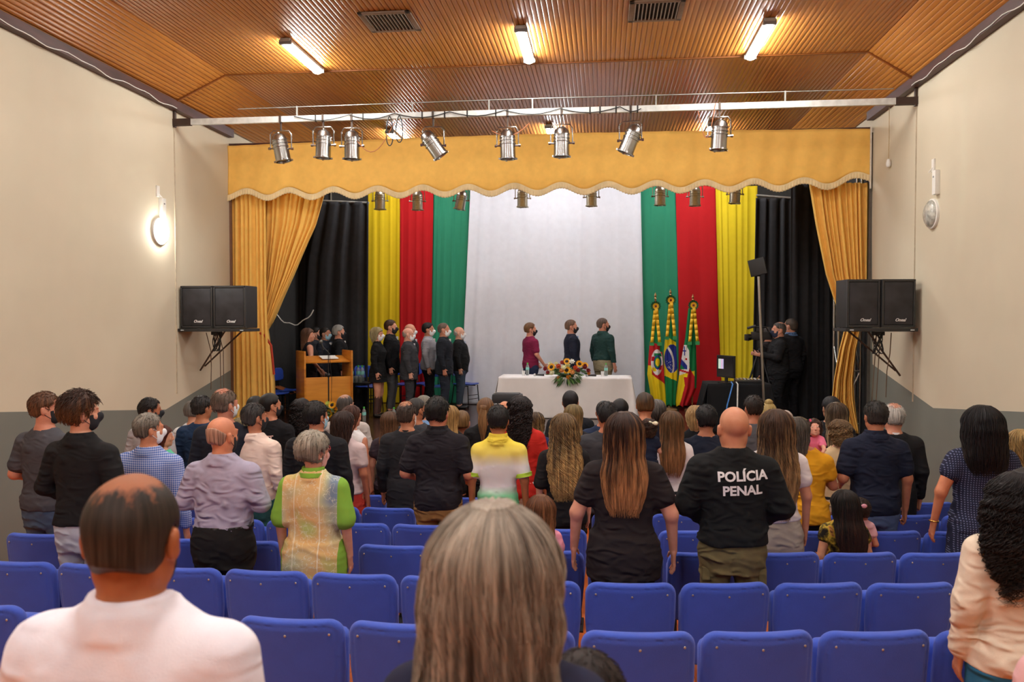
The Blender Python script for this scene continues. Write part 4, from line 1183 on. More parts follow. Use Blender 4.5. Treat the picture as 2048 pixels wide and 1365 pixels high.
# ------------------------------------------------------------------ long table with cloth
TY0, TY1 = 14.72, 15.5
A = atY(997, 757, TY0); B = atY(1264, 752, TY0); TX0, TX1, TZ = A.x, B.x, .83
r = empty('long_table', ((TX0+TX1)/2, (TY0+TY1)/2, STG), 0, 'long table under a white cloth in the middle of the stage', 'table')
tw, td, th = TX1-TX0, TY1-TY0, TZ-STG
m = MB(); m.box((0, 0, th-.02), (tw-.02, td-.02, .03)); m.build('tabletop', woodm('8a5a30', 'a87440'), r)
for sx in (-1, 1):
    for sy in (-1, 1): m = MB(); m.box((sx*(tw/2-.08), sy*(td/2-.08), (th-.03)/2), (.05, .05, th-.03)); m.build('leg', GREYM, r)
def clothfn(u, v):
    n = 400
    ang = u*2*PI
    # rounded rectangle path
    p = u*4; per = 2*(tw+td); d = u*per
    x = np.where(d < tw, -tw/2+d, np.where(d < tw+td, tw/2, np.where(d < 2*tw+td, tw/2-(d-tw-td), -tw/2)))
    y = np.where(d < tw, -td/2, np.where(d < tw+td, -td/2+(d-tw), np.where(d < 2*tw+td, td/2, td/2-(d-2*tw-td))))
    nx = np.where((d >= tw) & (d < tw+td), 1.0, np.where(d >= 2*tw+td, -1.0, 0)); ny = np.where(d < tw, -1.0, np.where((d >= tw+td) & (d < 2*tw+td), 1.0, 0))
    cx, cy = x/(tw/2), y/(td/2); cor = np.clip((np.abs(cx)**24)*(np.abs(cy)**10), 0, 1)
    drop = np.clip((v-.3)/.7, 0, 1); top = np.clip(v/.3, 0, 1)
    fl = drop*(.035+.012*np.sin(d*17)+.01*np.sin(d*7.3+1))+cor*drop*.1
    X = x*top+nx*fl+np.sign(x)*cor*drop*.06; Yy = y*top+ny*fl+np.sign(y)*cor*drop*.06
    Z = th+.006-drop**1.0*(th-.01)-.008*(drop > .02)+.002*np.sin(x*30)*top*(1-drop)
    return X, Yy, np.minimum(Z, th+.006)+.0
tc_ = grid_mesh('tablecloth', clothfn, 480, 40, cloth('f1eeee', .8, 200, .02, 'white_cloth', fold=.35), None, thick=.003)
tc_.location = r.location; tag(tc_, 'white cloth draped to the floor over the long table', 'tablecloth')
def bottle(loc, label, group, s=1.0):
    r = empty('water_bottle', loc, 0, label, 'bottle', group)
    if 'gl' not in _mc:
        t = NT('clear_plastic'); t.col((.85, .95, .92)); t.pr(.08, 0, .5); t.b.inputs['Transmission Weight'].default_value = .75; t.b.inputs['IOR'].default_value = 1.2; _mc['gl'] = t.m
    m = MB(); m.lathe([(a*s, c*s) for a, c in ((.001, 0), (.03, .0), (.033, .01), (.031, .05), (.033, .09), (.031, .13), (.033, .15), (.024, .185), (.013, .2), (.013, .215))], n=16); m.build('bottle_body', _mc['gl'], r)
    m = MB(); m.lathe([(.0335*s, .1*s), (.034*s, .102*s), (.034*s, .148*s), (.0335*s, .15*s)], n=16); m.build('bottle_label', plain('8fd8cf', .5), r)
    m = MB(); m.lathe([(.015*s, .212*s), (.015*s, .235*s), (.001, .237*s)], n=14); m.build('cap', plain('4fc24a', .5), r)
    return r
def cup(loc, label, group=None):
    m = MB(); m.lathe([(.001, 0), (.026, 0), (.033, .09), (.031, .09), (.025, .006), (.001, .006)], n=16)
    o = m.build('cup', plain('e8eaea', .15, 0, .6, 0)); o.location = loc; return tag(o, label, 'cup', group)
for px, nm in ((1055, 'left'), (1157, 'middle'), (1212, 'right')):
    q = atZ(px, 751, TZ+.01); Yb = 15.2; q = atY(px, 745, Yb)
    bottle((q.x, Yb, TZ+.012), {'left': 'water bottle with green cap standing in front of the youth in maroon', 'middle': 'water bottle with green cap half hidden behind the flowers', 'right': 'water bottle with green cap near the right end of the long table'}[nm], 'water bottles on the long table')
for px, nm in ((1047, 'cup left of the bottle before the youth in maroon'), (1205, 'cup beside the right-hand bottle on the long table')):
    q = atY(px, 748, 15.1); cup((q.x, 15.1, TZ+.012), 'small white '+nm, 'cups on the long table')
for k, (px, nm) in enumerate(((1082, 'left of the flowers'), (1186, 'right of the flowers'))):
    q = atY(px, 754, 14.95); r = empty('microphone', (q.x, 14.95, TZ+.035), .3 if k else -.1, 'black microphone lying on the white table just '+nm, 'microphone', 'microphones on the long table')
    m = MB(); m.cyl((-.1, 0, 0), (.06, 0, 0), .014, .02, 10); m.build('handle', BLACKM, r)
    m = MB(); m.sph((-.12, 0, 0), .026, n=10); m.build('head', plain('cfcfcf', .4, .6), r)
# ------------------------------------------------------------------ flowers
def petals(m, c, nrm, n, r0, r1, w, lift=.2, off=0.0):
    nrm = Vector(nrm).normalized(); q = nrm.to_track_quat('Z', 'Y')
    for i in range(n):
        a = 2*PI*i/n+off; d = Vector((math.cos(a), math.sin(a), 0)); t = Vector((-math.sin(a), math.cos(a), 0)); z = Vector((0, 0, 1))
        L = [d*r0, d*(r0+(r1-r0)*.5)+t*w+z*lift*r1*.5, d*r1+z*lift*r1, d*(r0+(r1-r0)*.5)-t*w+z*lift*r1*.5]
        m.quad(*[Vector(c)+q @ p for p in L])
SUNY = plain('f2ae12', .6, var=.15, vs=60); LEAF = [plain('2f5a2a', .6, var=.3, vs=30), plain('5b7f3a', .6, var=.3, vs=30), plain('8aa07a', .6, var=.25, vs=30)]
def sunflower(c, nrm, s, par):
    r = MB(); petals(r, c, nrm, 16, s*.35, s, s*.14, .12); petals(r, c, nrm, 16, s*.3, s*.85, s*.13, .3, .2); r.mi = 1
    q = Vector(nrm).normalized(); r.sph(Vector(c)+q*s*.1, s*.42, (1, 1, .45), 12, q.to_track_quat('Z', 'Y').to_matrix())
    return r.build('sunflower', [SUNY, plain('2b170c', .8, var=.3, vs=80)], par, smooth='raw')
def rose(c, nrm, s, hx_, par, nm='rose'):
    r = MB()
    for k in range(4): petals(r, Vector(c)+Vector(nrm).normalized()*s*.12*k, nrm, 7-k, s*.1, s*(1-.2*k), s*.36, .25+.35*k, k*.7)
    r.sph(Vector(c)+Vector(nrm).normalized()*s*.3, s*.38, n=10); return r.build(nm, [plain(hx_, .6, var=.2, vs=50)], par, smooth='raw')
def leafs(par, c, R, n, seed, mats=LEAF, ln=(.08, .16), down=0.0):
    g = np.random.default_rng(seed); m = MB()
    for i in range(n):
        a = g.uniform(0, 2*PI); e = g.uniform(-.5, 1.0)-down; d = Vector((math.cos(a)*math.cos(e)*R[0], math.sin(a)*math.cos(e)*R[1], math.sin(e)*R[2]))
        b0 = Vector(c)+d*g.uniform(.2, .8); L = g.uniform(*ln); dn = d.normalized()+Vector((0, 0, -.2-down)); t = dn.cross(Vector((g.normal(), g.normal(), g.normal()))).normalized()*L*.2
        m.mi = int(g.integers(0, len(mats))); m.quad(b0, b0+dn*L*.5+t, b0+dn*L, b0+dn*L*.5-t)
    return m.build('foliage', mats, par, smooth='raw')
A = atY(1133, 752, 14.82)
r = empty('flower_arrangement', (A.x, 14.85, TZ+.012), 0, 'low arrangement of sunflowers and orange, red and white flowers on the long table', 'flowers')
m = MB(); m.lathe([(.001, 0), (.14, 0), (.17, .05), (.15, .06), (.001, .05)], n=18); m.build('dish', plain('28492a', .5), r)
leafs(r, (0, -.03, .1), (.42, .2, .14), 170, 4, ln=(.06, .11))
leafs(r, (.0, -.2, .02), (.28, .08, .1), 70, 5, ln=(.07, .12), down=.6)
PP = 14.9/1600
for px, py, s in ((1104, 740, .085), (1134, 729, .075), (1134, 746, .085), (1159, 734, .08), (1170, 736, .07)):
    sunflower(((px-1133)*PP, -.16+.05*(py < 735), (752-py)*PP+.075), ((px-1133)*.012, -1, .55-(py-740)*.02), s, r)
for px, py, s, h_, nm in ((1118, 738, .06, 'c6552a', 'rose'), (1124, 746, .055, 'e39a5a', 'rose'), (1145, 749, .055, 'eaa65e', 'rose'), (1118, 761, .05, 'dd8a22', 'rose'), (1138, 759, .055, 'e28f2b', 'rose'), (1135, 735, .06, 'f3eeb0', 'carnation'), (1128, 740, .055, 'f4f0c4', 'carnation'),
                          (1144, 729, .06, 'f1f0e6', 'chrysanthemum'), (1105, 751, .055, 'ece9c8', 'carnation'), (1151, 741, .055, 'c8502a', 'carnation'), (1156, 745, .05, '8e1f2a', 'carnation'), (1169, 739, .06, '7e1820', 'carnation'), (1176, 746, .05, '93242a', 'carnation'),
                          (1092, 743, .05, '8c2028', 'carnation'), (1097, 750, .045, 'a03030', 'carnation'), (1125, 731, .05, 'a83a2c', 'carnation'), (1152, 757, .045, 'f0efe2', 'rose'), (1101, 733, .045, 'e8e6c0', 'chrysanthemum'), (1177, 751, .04, 'd8861e', 'rose'), (1113, 733, .045, 'd6d9a8', 'chrysanthemum')):
    rose(((px-1133)*PP, -.17+.06*(py < 738), (752-py)*PP+.07), ((px-1133)*.012, -1, .5-(py-742)*.02), s, h_, r, nm)
A = atY(672, 826, 13.0)
r = empty('flower_arrangement', (A.x, 13.0, STG), 0, 'sunflower bouquet in a vase on the stage floor before the lectern', 'flowers')
m = MB(); m.lathe([(.001, 0), (.1, 0), (.13, .12), (.1, .2), (.085, .2), (.001, .15)], n=18); m.build('vase', plain('6a4a30', .5), r)
leafs(r, (0, 0, .28), (.26, .2, .16), 200, 9)
for dx, dz, s in ((-.08, .25, .085), (.1, .3, .07), (-.02, .4, .07), (.12, .42, .06)): sunflower((dx, -.14, dz), (dx*2, -1, .4), s, r)
for dx, dz, h_ in ((-.16, .34, 'c9cf5a'), (.04, .33, 'd8841e'), (-.1, .42, 'cfd86a'), (.17, .3, 'e0b040')): rose((dx, -.12, dz), (dx, -1, .4), .05, h_, r)

# ------------------------------------------------------------------ lectern and microphone stand
LW = woodm('b56a24', 'd9902f', .35, (1, 1, 7), 'varnished_wood', .5)
A = atY(645, 704, 14.0)
r = empty('lectern', (A.x, 14.1, STG), math.radians(38), 'varnished wooden lectern with open front at the left of the stage', 'lectern')
LWd, LD, LH = .87, .5, 1.26
for sx in (-1, 1): m = MB(); m.box((sx*LWd/2, 0, LH/2), (.03, LD, LH), None, .003); m.build('side_panel', LW, r)
m = MB(); m.box((0, -LD/2+.04, .4), (LWd-.03, .025, .78), None, .003); m.build('front_panel', woodm('c47a28', 'e0983a', .35, (.6, 1, 5), 'varnished_wood', .5), r)
m = MB(); m.box((0, .02, 1.1), (LWd-.03, LD-.06, .025), Matrix.Rotation(math.radians(12), 3, 'X'), .003); m.build('shelf', LW, r)
m = MB(); m.box((0, 0, .04), (LWd, LD, .03)); m.build('base', LW, r)
m = MB(); m.box((.08, 0, 1.135), (.3, .22, .012), Matrix.Rotation(math.radians(12), 3, 'X')); o = m.build('papers', WHITEP); o.location = r.location; o.rotation_euler = r.rotation_euler; tag(o, 'white papers lying open on the lectern shelf', 'paper')
A = atY(657, 750, 13.5)
r = empty('microphone_stand', (A.x, 13.5, STG), 0, 'black microphone stand with boom in front of the lectern', 'microphone stand')
m = MB(); m.lathe([(.001, 0), (.14, 0), (.14, .015), (.03, .03), (.001, .03)], n=20); m.build('base', BLACKM, r)
m = MB(); m.cyl((0, 0, .02), (0, 0, .98), .012, n=8); m.cyl((0, 0, .98), (0, 0, 1.3), .008, n=8); m.build('pole', BLACKM, r)
m = MB(); m.sph((0, 0, .85), .032, (1, 1, 1.3), 10); m.cyl((-.06, 0, .87), (.03, 0, .85), .022, n=10); m.build('clutch', BLACKM, r)
B = atY(641, 686, 13.5)
m = MB(); m.cyl((.03, 0, 1.22), (B.x-A.x+.03, .02, B.z-STG-.06), .007, n=8); m.build('boom', BLACKM, r)
m = MB(); m.cyl((B.x-A.x+.05, .02, B.z-STG-.12), (B.x-A.x+.005, .02, B.z-STG), .014, .02, 10); m.build('microphone_handle', BLACKM, r)
m = MB(); m.sph((B.x-A.x, .02, B.z-STG+.02), .034, n=12); m.build('microphone_head', plain('777770', .4, .6), r)
m = MB(); m.tube([(.02, 0, 1.2), (.05, .02, .8), (.045, .01, .4), (.06, .0, .03)], .005, 5); m.build('cable', BLACKM, r)

# ------------------------------------------------------------------ blue stage chairs with writing arm
BPL = plain('2b4aa8', .35, 0, .5, .05)
def stage_chair():
    r = empty('school_chair', (0, 0, 0))
    F = Field((-.26, -.3, .4), (.26, .26, .9), .014)
    F.add(lambda X, Y, Z: np.maximum(np.sqrt(np.maximum(np.abs(X)-.16, 0)**2+np.maximum(np.abs(Y)-.15, 0)**2)-.06, np.abs(Z-.455-.25*X*X-.04*np.abs(Y))-.013), (-.24, -.24, .42), (.24, .24, .5), 0)
    V, Q = F.mesh(); link('seat', mesh_np('seat', V, Q), r, [BPL])
    F = Field((-.26, -.34, .6), (.26, -.1, .92), .014)
    F.add(lambda X, Y, Z: np.maximum(np.sqrt(np.maximum(np.abs(X)-.13, 0)**2+np.maximum(np.abs(Z-.765)-.05, 0)**2)-.075, np.abs(Y+.235+.12*(Z-.76)-.5*X*X)-.011), (-.24, -.33, .6), (.24, -.12, .9), 0)
    V, Q = F.mesh(); link('backrest', mesh_np('backrest', V, Q), r, [BPL])
    FR = plain('1d1d1f', .4, .5)
    for s in (-1, 1):
        m = MB(); m.tube([(s*.2, .2, 0), (s*.18, .17, .44)], .011, 8); m.build('leg', FR, r)
        m = MB(); m.tube([(s*.2, -.24, 0), (s*.17, -.19, .44)], .011, 8); m.build('leg', FR, r)
        m = MB(); m.tube([(s*.13, .15, .43), (s*.13, -.2, .43), (s*.13, -.26, .5), (s*.13, -.255, .76)], .01, 8); m.build('frame', FR, r)
    for z in (.16, .24):
        m = MB(); m.tube([(-.19, .19, z), (.19, .19, z)], .007, 6); m.build('stretcher', FR, r)
    return r
ch0 = stage_chair(); first = True
SCH = [(547, 752, 14.1, -115, 'blue school chair behind the golden curtain, left of the lectern'), (566, 757, 14.75, -115, 'blue school chair with its seat beside the left edge of the lectern'),
       (724, 752, 16.2, -125, 'blue school chair half hidden behind another, just right of the lectern'), (738, 752, 15.7, -130, 'blue school chair behind the blonde woman in the black dress'),
       (802, 756, 16.4, -125, 'blue school chair behind the man in the grey suit with glasses'), (843, 755, 16.6, -125, 'blue school chair behind the man in the light grey blazer'),
       (872, 757, 16.0, -150, 'blue school chair between the light grey blazer and the dark suit'), (932, 757, 16.65, -115, 'blue school chair at the right end of the row, beside the white drape')]
for px, py, Y, rz, lb in SCH:
    o = ch0 if first else copy_tree(ch0); first = False
    p = atY(px, py, Y); o.location = (p.x, Y, STG); o.rotation_euler = (0, 0, math.radians(rz)); tag(o, lb, 'chair', 'blue school chairs on the stage')
p = atY(570, 780, 14.9); m = MB(); m.box((p.x, 14.9, p.z), (.4, .28, .018), Matrix.Rotation(.35, 3, 'Y'), .006); m.cyl((p.x, 14.9, STG), (p.x, 14.9, p.z-.01), .012)
tag(m.build('writing_tablet', woodm('8a4a26', 'a8602f')), 'tilted brown writing board beside the golden curtain left of the lectern', 'writing board')
# dark table with bottles and glasses behind the lectern
A = atY(712, 775, 15.2)
r = empty('side_table', (A.x, 15.3, STG), 0, 'low dark table with bottles and glasses, right of the lectern', 'table')
m = MB(); m.box((0, 0, .58), (.62, .42, .03), None, .005); m.build('tabletop', plain('151517', .4), r)
for sx in (-1, 1):
    for sy in (-1, 1): m = MB(); m.cyl((sx*.27, sy*.17, 0), (sx*.27, sy*.17, .57), .014); m.build('leg', BLACKM, r)
GLS = bpy.data.materials['clear_plastic']
for k in range(9):
    m = MB(); m.lathe([(.001, 0), (.026, 0), (.034, .12), (.032, .12), (.024, .008), (.001, .008)], n=12)
    o = m.build('drinking_glass', GLS); o.location = (A.x-.22+.085*(k % 5)+.03*(k//5), 15.15+.12*(k//5), STG+.596); tag(o, 'clear drinking glass on the low dark table right of the lectern', 'glass', 'glasses on the low dark table')
for k, dx in enumerate((-.16, -.02, .06)): bottle((A.x+dx, 15.42, STG+.596), 'tall clear bottle behind the glasses on the low dark table', 'bottles on the low dark table', 1.35)
for px, nm in ((724, 'standing on the stage boards left of the blonde woman'), (786, 'standing on the stage boards right of the blonde woman')):
    p = atZ(px, 845, STG); bottle((p.x, 13.9, STG+.001), 'clear water bottle '+nm, 'bottles on the stage floor', 1.1)

# ------------------------------------------------------------------ flags
def clothpaint(h_): return cloth(h_, .7, 260, .04, 'flag_cloth', fold=.2)
FM = [clothpaint('17804a'), clothpaint('f0d21c'), clothpaint('c01f28'), clothpaint('27348f'), clothpaint('e9e6e6'), clothpaint('2a3a30')]
CY = 16.25
def flag(px, ptop, ros, L, Rr, ybot, paint, label, seed):
    """L,Rr edges in photo pixels; cloth hangs in folds from the pole"""
    P0 = atY(px, ptop, CY)
    r = empty('flag', (P0.x, CY, STG), 0, label, 'flag', 'three ceremonial flags')
    m = MB(); m.cyl((0, .02, 0), (0, .02, P0.z-STG-.12), .016, n=10); m.build('pole', woodm('6a4426', '8a5c34'), r)
    m = MB(); m.lathe([(.016, -.14), (.024, -.12), (.012, -.1), (.026, -.07), (.012, -.03), (.001, .0)], (0, .02, P0.z-STG), 12); m.build('finial', plain('b08a5a', .35, .6), r)
    m = MB(); m.lathe([(.001, 0), (.15, 0), (.15, .03), (.06, .05), (.03, .09), (.001, .09)], (0, .02, 0), 20); m.build('base', woodm('8a6a48', 'a98a62'), r)
    yt = ros+6
    def fn(u, v):
        yy = yt+(ybot-yt)*v; xl, xr = interp_px(L, yy), interp_px(Rr, yy); q = xl+(xr-xl)*u
        dx = _F.x+_R.x*((q-1024)/FPX)+_U.x*((682.5-yy)/FPX); dy = _F.y+_R.y*((q-1024)/FPX)+_U.y*((682.5-yy)/FPX); dz = _F.z+_U.z*((682.5-yy)/FPX)
        X = dx/dy*CY-P0.x; Z = CAMZ+dz/dy*CY-STG
        bul = np.sin(u*PI)*(.03+.09*v); Z = Z+.03*np.abs(np.sin(u*PI*2))*v**6
        return X, -bul+.03+(.008+.02*v)*np.sin(u*PI*5+seed+v*2), np.maximum(Z, .03)
    grid_mesh('flag_cloth', fn, 90, 150, FM, r, lambda u, v: paint(interp_px(L, yt+(ybot-yt)*v)+(interp_px(Rr, yt+(ybot-yt)*v)-interp_px(L, yt+(ybot-yt)*v))*u, yt+(ybot-yt)*v), thick=.004)
    c = atY(px, ros, CY); z = c.z-STG
    m = MB(); petals(m, (0, -.07, z), (0, -1, 0), 14, .02, .115, .028, .15); petals(m, (0, -.08, z), (0, -1, 0), 14, .02, .1, .026, .3, .2); m.build('rosette', plain('1d5e36', .7), r, smooth='raw')
    m = MB(); petals(m, (0, -.1, z), (0, -1, 0), 12, .01, .07, .02, .2); m.mi = 1; m.sph((0, -.11, z), .022, (1, .5, 1), 10); m.build('rosette_centre', [plain('eeb91a', .6), plain('7a2020', .7)], r, smooth='raw')
    for s in (-1, 1):
        m = MB(); a = Vector((s*.012, -.1, z-.05)); d = Vector((s*.075, -.15, z-.72))
        for k in range(6):
            t0, t1 = k/6, (k+1)/6; w = .03; wv = lambda t: Vector((0, -.012*math.sin(t*9+s), 0))
            p, q = a+(d-a)*t0+wv(t0), a+(d-a)*t1+wv(t1); m.quad(p-Vector((w, 0, 0)), p+Vector((w, 0, 0)), q+Vector((w, 0, 0)), q-Vector((w, 0, 0)))
        o = m.build('ribbon', plain('eebc22', .6), r, smooth=True); md = o.modifiers.new('thickness', 'SOLIDIFY'); md.thickness = .004
        m = MB(); m.box(d+Vector((0, 0, -.03)), (.085, .012, .07)); m.build('ribbon_fringe', plain('3f9a5a', .8, var=.3, vs=90), r)
    return r
def crop(x, y): return 1240+x/4.403, 550+y/4.403
def tocrop(X, Y): return (X-1240)*4.403, (Y-550)*4.403
def p1(X, Y):
    x, y = tocrop(X, Y); c = np.zeros(x.shape, int)
    c = np.where(y > 590+.35*(x-270), 2, c); c = np.where((x > 350) & (y < 680), 0, c)
    c = np.where((y > 800+.0*x) & (x < 280), 1, c); c = np.where(y > 870+.75*(x-270), 1, c); c = np.where((x > 330) & (y > 840) & (y < 800+1.1*(x-250)), 2, c)
    e = ((x-325)/52)**2+((y-770)/112)**2; c = np.where(e < 1, 4, c)
    e2 = ((x-330)/34)**2+((y-770)/62)**2; c = np.where(e2 < 1, 3, c); c = np.where(e2 < .62, 0, c); c = np.where(e2 < .3, 1, c)
    c = np.where((e < .95) & (e2 > 1) & (x < 318) & (y > 815) & (y < 850), 1, c); c = np.where((e < .95) & (e2 > 1) & (x > 340) & (y > 800) & (y < 840), 2, c)
    c = np.where((e < .95) & (e2 > 1) & (x > 300) & (y < 720) & (y > 690), 0, c); c = np.where((e < .95) & (e2 > 1) & (x < 305) & (np.abs(y-740) < 18), 2, c)
    return c
def p2(X, Y):
    x, y = tocrop(X, Y); c = np.zeros(x.shape, int)
    c = np.where((y > 535+.62*(x-395)) & (y < 890+.45*(x-395)), 1, c)
    e = ((x-458)/66)**2+((y-738)/126)**2; c = np.where(e < 1, 3, c)
    r2 = ((x-340)/130)**2+((y-790)/190)**2; c = np.where((e < 1) & (np.abs(r2-1) < .13), 4, c)
    g = np.random.default_rng(2)
    for _ in range(22):
        sx, sy = g.uniform(400, 470), g.uniform(755, 850); c = np.where((e < .9) & (r2 < .85) & ((x-sx)**2+(y-sy)**2 < 9), 4, c)
    return c
def p3(X, Y):
    x, y = tocrop(X, Y); c = np.zeros(x.shape, int)
    c = np.where((y > 620) & (x < 608), 4, c); c = np.where((x > 590+.0*y) & (y < 800) & (((x-575)/45)**2+((y-760)/130)**2 > 1), 0, c)
    c = np.where(y > 880-.3*(x-540), 1, c); c = np.where((x > 608-.25*(y-820)) & (y > 815) & (x < 655+.0*y) & (y > 815+1.6*(x-605)), 2, c); c = np.where((y > 900) & (x > 560+.12*(y-900)) & (y > 815+1.6*(x-605)), 2, c)
    c = np.where((x > 655) & (y < 1000), 0, c)
    c = np.where((np.abs(x-568) < 4) & (np.abs(y-670) < 40), 3, c); c = np.where((np.abs(y-670) < 4) & (np.abs(x-568) < 14), 3, c)
    c = np.where((np.abs(x-582) < 8) & (np.abs(y-742) < 9), 2, c); c = np.where((x < 600) & (y > 745+1.2*(x-545)) & (y < 800+1.2*(x-545)) & (y < 830) & (x < 590), 3, c); c = np.where((x < 600) & (y > 800+1.2*(x-545)) & (y < 832) & (x < 590), 0, c)
    c = np.where((x < 600) & (np.abs(y-850-.3*(x-560)) < 9), 2, c)
    return c
flag(1311, 585, 613, [(618, 1305), (645, 1304), (691, 1299), (750, 1295), (780, 1300), (813, 1305)], [(618, 1317), (645, 1319), (686, 1323), (732, 1327), (813, 1333)], 813, p1, 'left ceremonial flag, green, red and yellow with a round coat of arms', 0)
flag(1341, 578, 601, [(607, 1336), (673, 1331), (705, 1328), (813, 1331)], [(607, 1346), (686, 1352), (743, 1355), (813, 1352)], 813, p2, 'middle ceremonial flag, green with yellow lozenge and starry blue disc', 1.3)
flag(1386, 588, 611, [(618, 1377), (675, 1371), (720, 1363), (754, 1358), (804, 1351), (815, 1353)], [(618, 1390), (686, 1392), (754, 1394), (777, 1393), (795, 1386), (815, 1376)], 814, p3, 'right ceremonial flag, green, white, red and yellow with a white emblem', 2.1)

# ------------------------------------------------------------------ technical corner on the right of the stage
A = atY(1478, 770, 13.2)
tw, td, th = 1.0, .7, .78
r = empty('control_table', (A.x, 13.5, STG), 0, 'table under a black cloth with control gear at the right of the stage', 'table')
m = MB(); m.box((0, 0, th-.015), (tw-.04, td-.04, .03)); m.build('tabletop', woodm('5a4030', '6a5040'), r)
for sx in (-1, 1):
    for sy in (-1, 1): m = MB(); m.cyl((sx*.42, sy*.28, 0), (sx*.42, sy*.28, th-.03), .02); m.build('leg', BLACKM, r)
o = grid_mesh('tablecloth', clothfn, 300, 30, cloth('17181b', .9, 260, .1, 'black_cloth', fold=.5), None, thick=.003); o.location = r.location
tag(o, 'black cloth hanging to the floor over the control table', 'tablecloth')
B = atY(1452, 742, 13.3)
r = empty('monitor', (B.x, 13.3, STG+th+.01), math.radians(-62), 'black monitor with a multicoloured screen on the left of the control table', 'monitor')
m = MB(); m.box((0, 0, .27), (.46, .03, .36), None, .006); m.build('screen_frame', BLACKM, r)
m = MB(); m.box((0, -.017, .27), (.42, .004, .32)); m.build('screen', plain('1b1b1f', .2, 0, .6, 0), r)
for k, hh in enumerate(('3d8a5a', '3a8a8a', '8a3a8a', '4a4aa0')):
    m = MB(); m.box((-.16+.035*k, -.02, .31), (.03, .004, .16)); m.build('screen_bar', emis(hx(hh), .8, 'screen_colour'), r)
m = MB(); m.box((0, .01, .05), (.05, .03, .1)); m.box((0, 0, .006), (.22, .16, .012), None, .003); m.build('stand', BLACKM, r)
B = atY(1497, 766, 13.35)
r = empty('video_mixer', (B.x, 13.38, STG+th+.012), 0, 'black video mixer with lit buttons on the control table', 'mixer')
m = MB(); m.box((0, 0, .03), (.42, .26, .05), Matrix.Rotation(.12, 3, 'X'), .006); m.build('case', plain('26272a', .4), r)
for k in range(14):
    m = MB(); m.box((-.17+.055*(k % 7), -.05+.08*(k//7), .062+.01*(k//7)), (.03, .03, .01)); m.build('button', plain(('f0f0e8', 'e8c060', 'e8e8f0')[k % 3], .4, var=0), r)
for px, hh, nm in ((1466, '4f8fe0', 'blue'), (1476, 'e8e8e4', 'white')):
    B = atY(px, 768, 13.08); m = MB(); m.tube([(B.x, 13.25, STG+th+.03), (B.x, 13.1, STG+th+.01), (B.x-.03-(.06 if nm == 'blue' else -.02), 13.06, STG+.45), (B.x-.05-(.1 if nm == 'blue' else -.04), 13.05, STG+.05)], .012, 6)
    tag(m.build('cable', plain(hh, .5)), nm+' cable hanging over the front of the black control table', 'cable')
# light panel on its stand
B = atY(1529, 815, 12.8); T = atY(1517, 550, 12.8)
r = empty('panel_light', (B.x, 12.8, STG), 0, 'flat black light panel on a tall silver stand at the right of the stage', 'light')
m = MB(); m.cyl((0, 0, .3), (T.x-B.x, 0, T.z-STG), .02, n=10); m.build('pole', STEEL, r)
for k in range(3): a = k*2*PI/3+.4; m = MB(); m.cyl((0, 0, .45), (.26*math.cos(a), .26*math.sin(a), .02), .012, n=8); m.build('leg', STEEL, r)
m = MB(); m.box((T.x-B.x-.02, -.02, T.z-STG+.12), (.25, .05, .26), Matrix.Rotation(math.radians(-25), 3, 'Z') @ Matrix.Rotation(-.22, 3, 'Y'), .008); m.build('panel', plain('141414', .5), r)
m = MB(); m.sph((T.x-B.x, 0, T.z-STG), .035, n=10); m.build('clamp', BLACKM, r)
# video camera on tripod
C2 = atY(1520, 672, 14.25)
r = empty('video_camera', (C2.x, 14.25, STG), 0, 'black shoulder video camera on a tripod in front of the cameraman', 'camera')
hz_ = C2.z-STG
R = Matrix.Rotation(math.radians(12), 3, 'Y')
m = MB(); m.box((.02, 0, hz_), (.34, .12, .14), None, .02); m.build('camera_body', plain('1c1d1f', .4), r)
m = MB(); m.cyl((-.14, 0, hz_-.02), (-.21, 0, hz_-.03), .05, .065, 16); m.build('lens', plain('101012', .25), r)
m = MB(); m.box((-.23, 0, hz_-.03), (.05, .14, .11), None, .01); m.build('lens_hood', BLACKM, r)
m = MB(); m.tube([(-.1, 0, hz_+.07), (-.08, 0, hz_+.15), (.1, 0, hz_+.15), (.14, 0, hz_+.07)], .014, 8); m.build('handle', BLACKM, r)
m = MB(); m.cyl((-.22, -.04, hz_+.13), (-.08, -.03, hz_+.17), .022, n=10); m.build('shotgun_microphone', plain('3a3a3c', .7), r)
m = MB(); m.box((-.02, -.1, hz_+.1), (.12, .05, .06), None, .01); m.build('viewfinder', BLACKM, r)
m = MB(); m.cyl((0, 0, hz_-.07), (0, 0, hz_-.2), .05, .04, 12); m.cyl((0, 0, hz_-.14), (.3, -.03, hz_-.3), .01); m.build('tripod_head', BLACKM, r)
for k, a in enumerate((PI*1.05, PI*1.75, PI*.4)): m = MB(); m.cyl((0, 0, hz_-.2), (.42*math.cos(a), .42*math.sin(a), .02), .02, .013, 8); m.build('tripod_leg', plain('26282c', .4, .4), r)

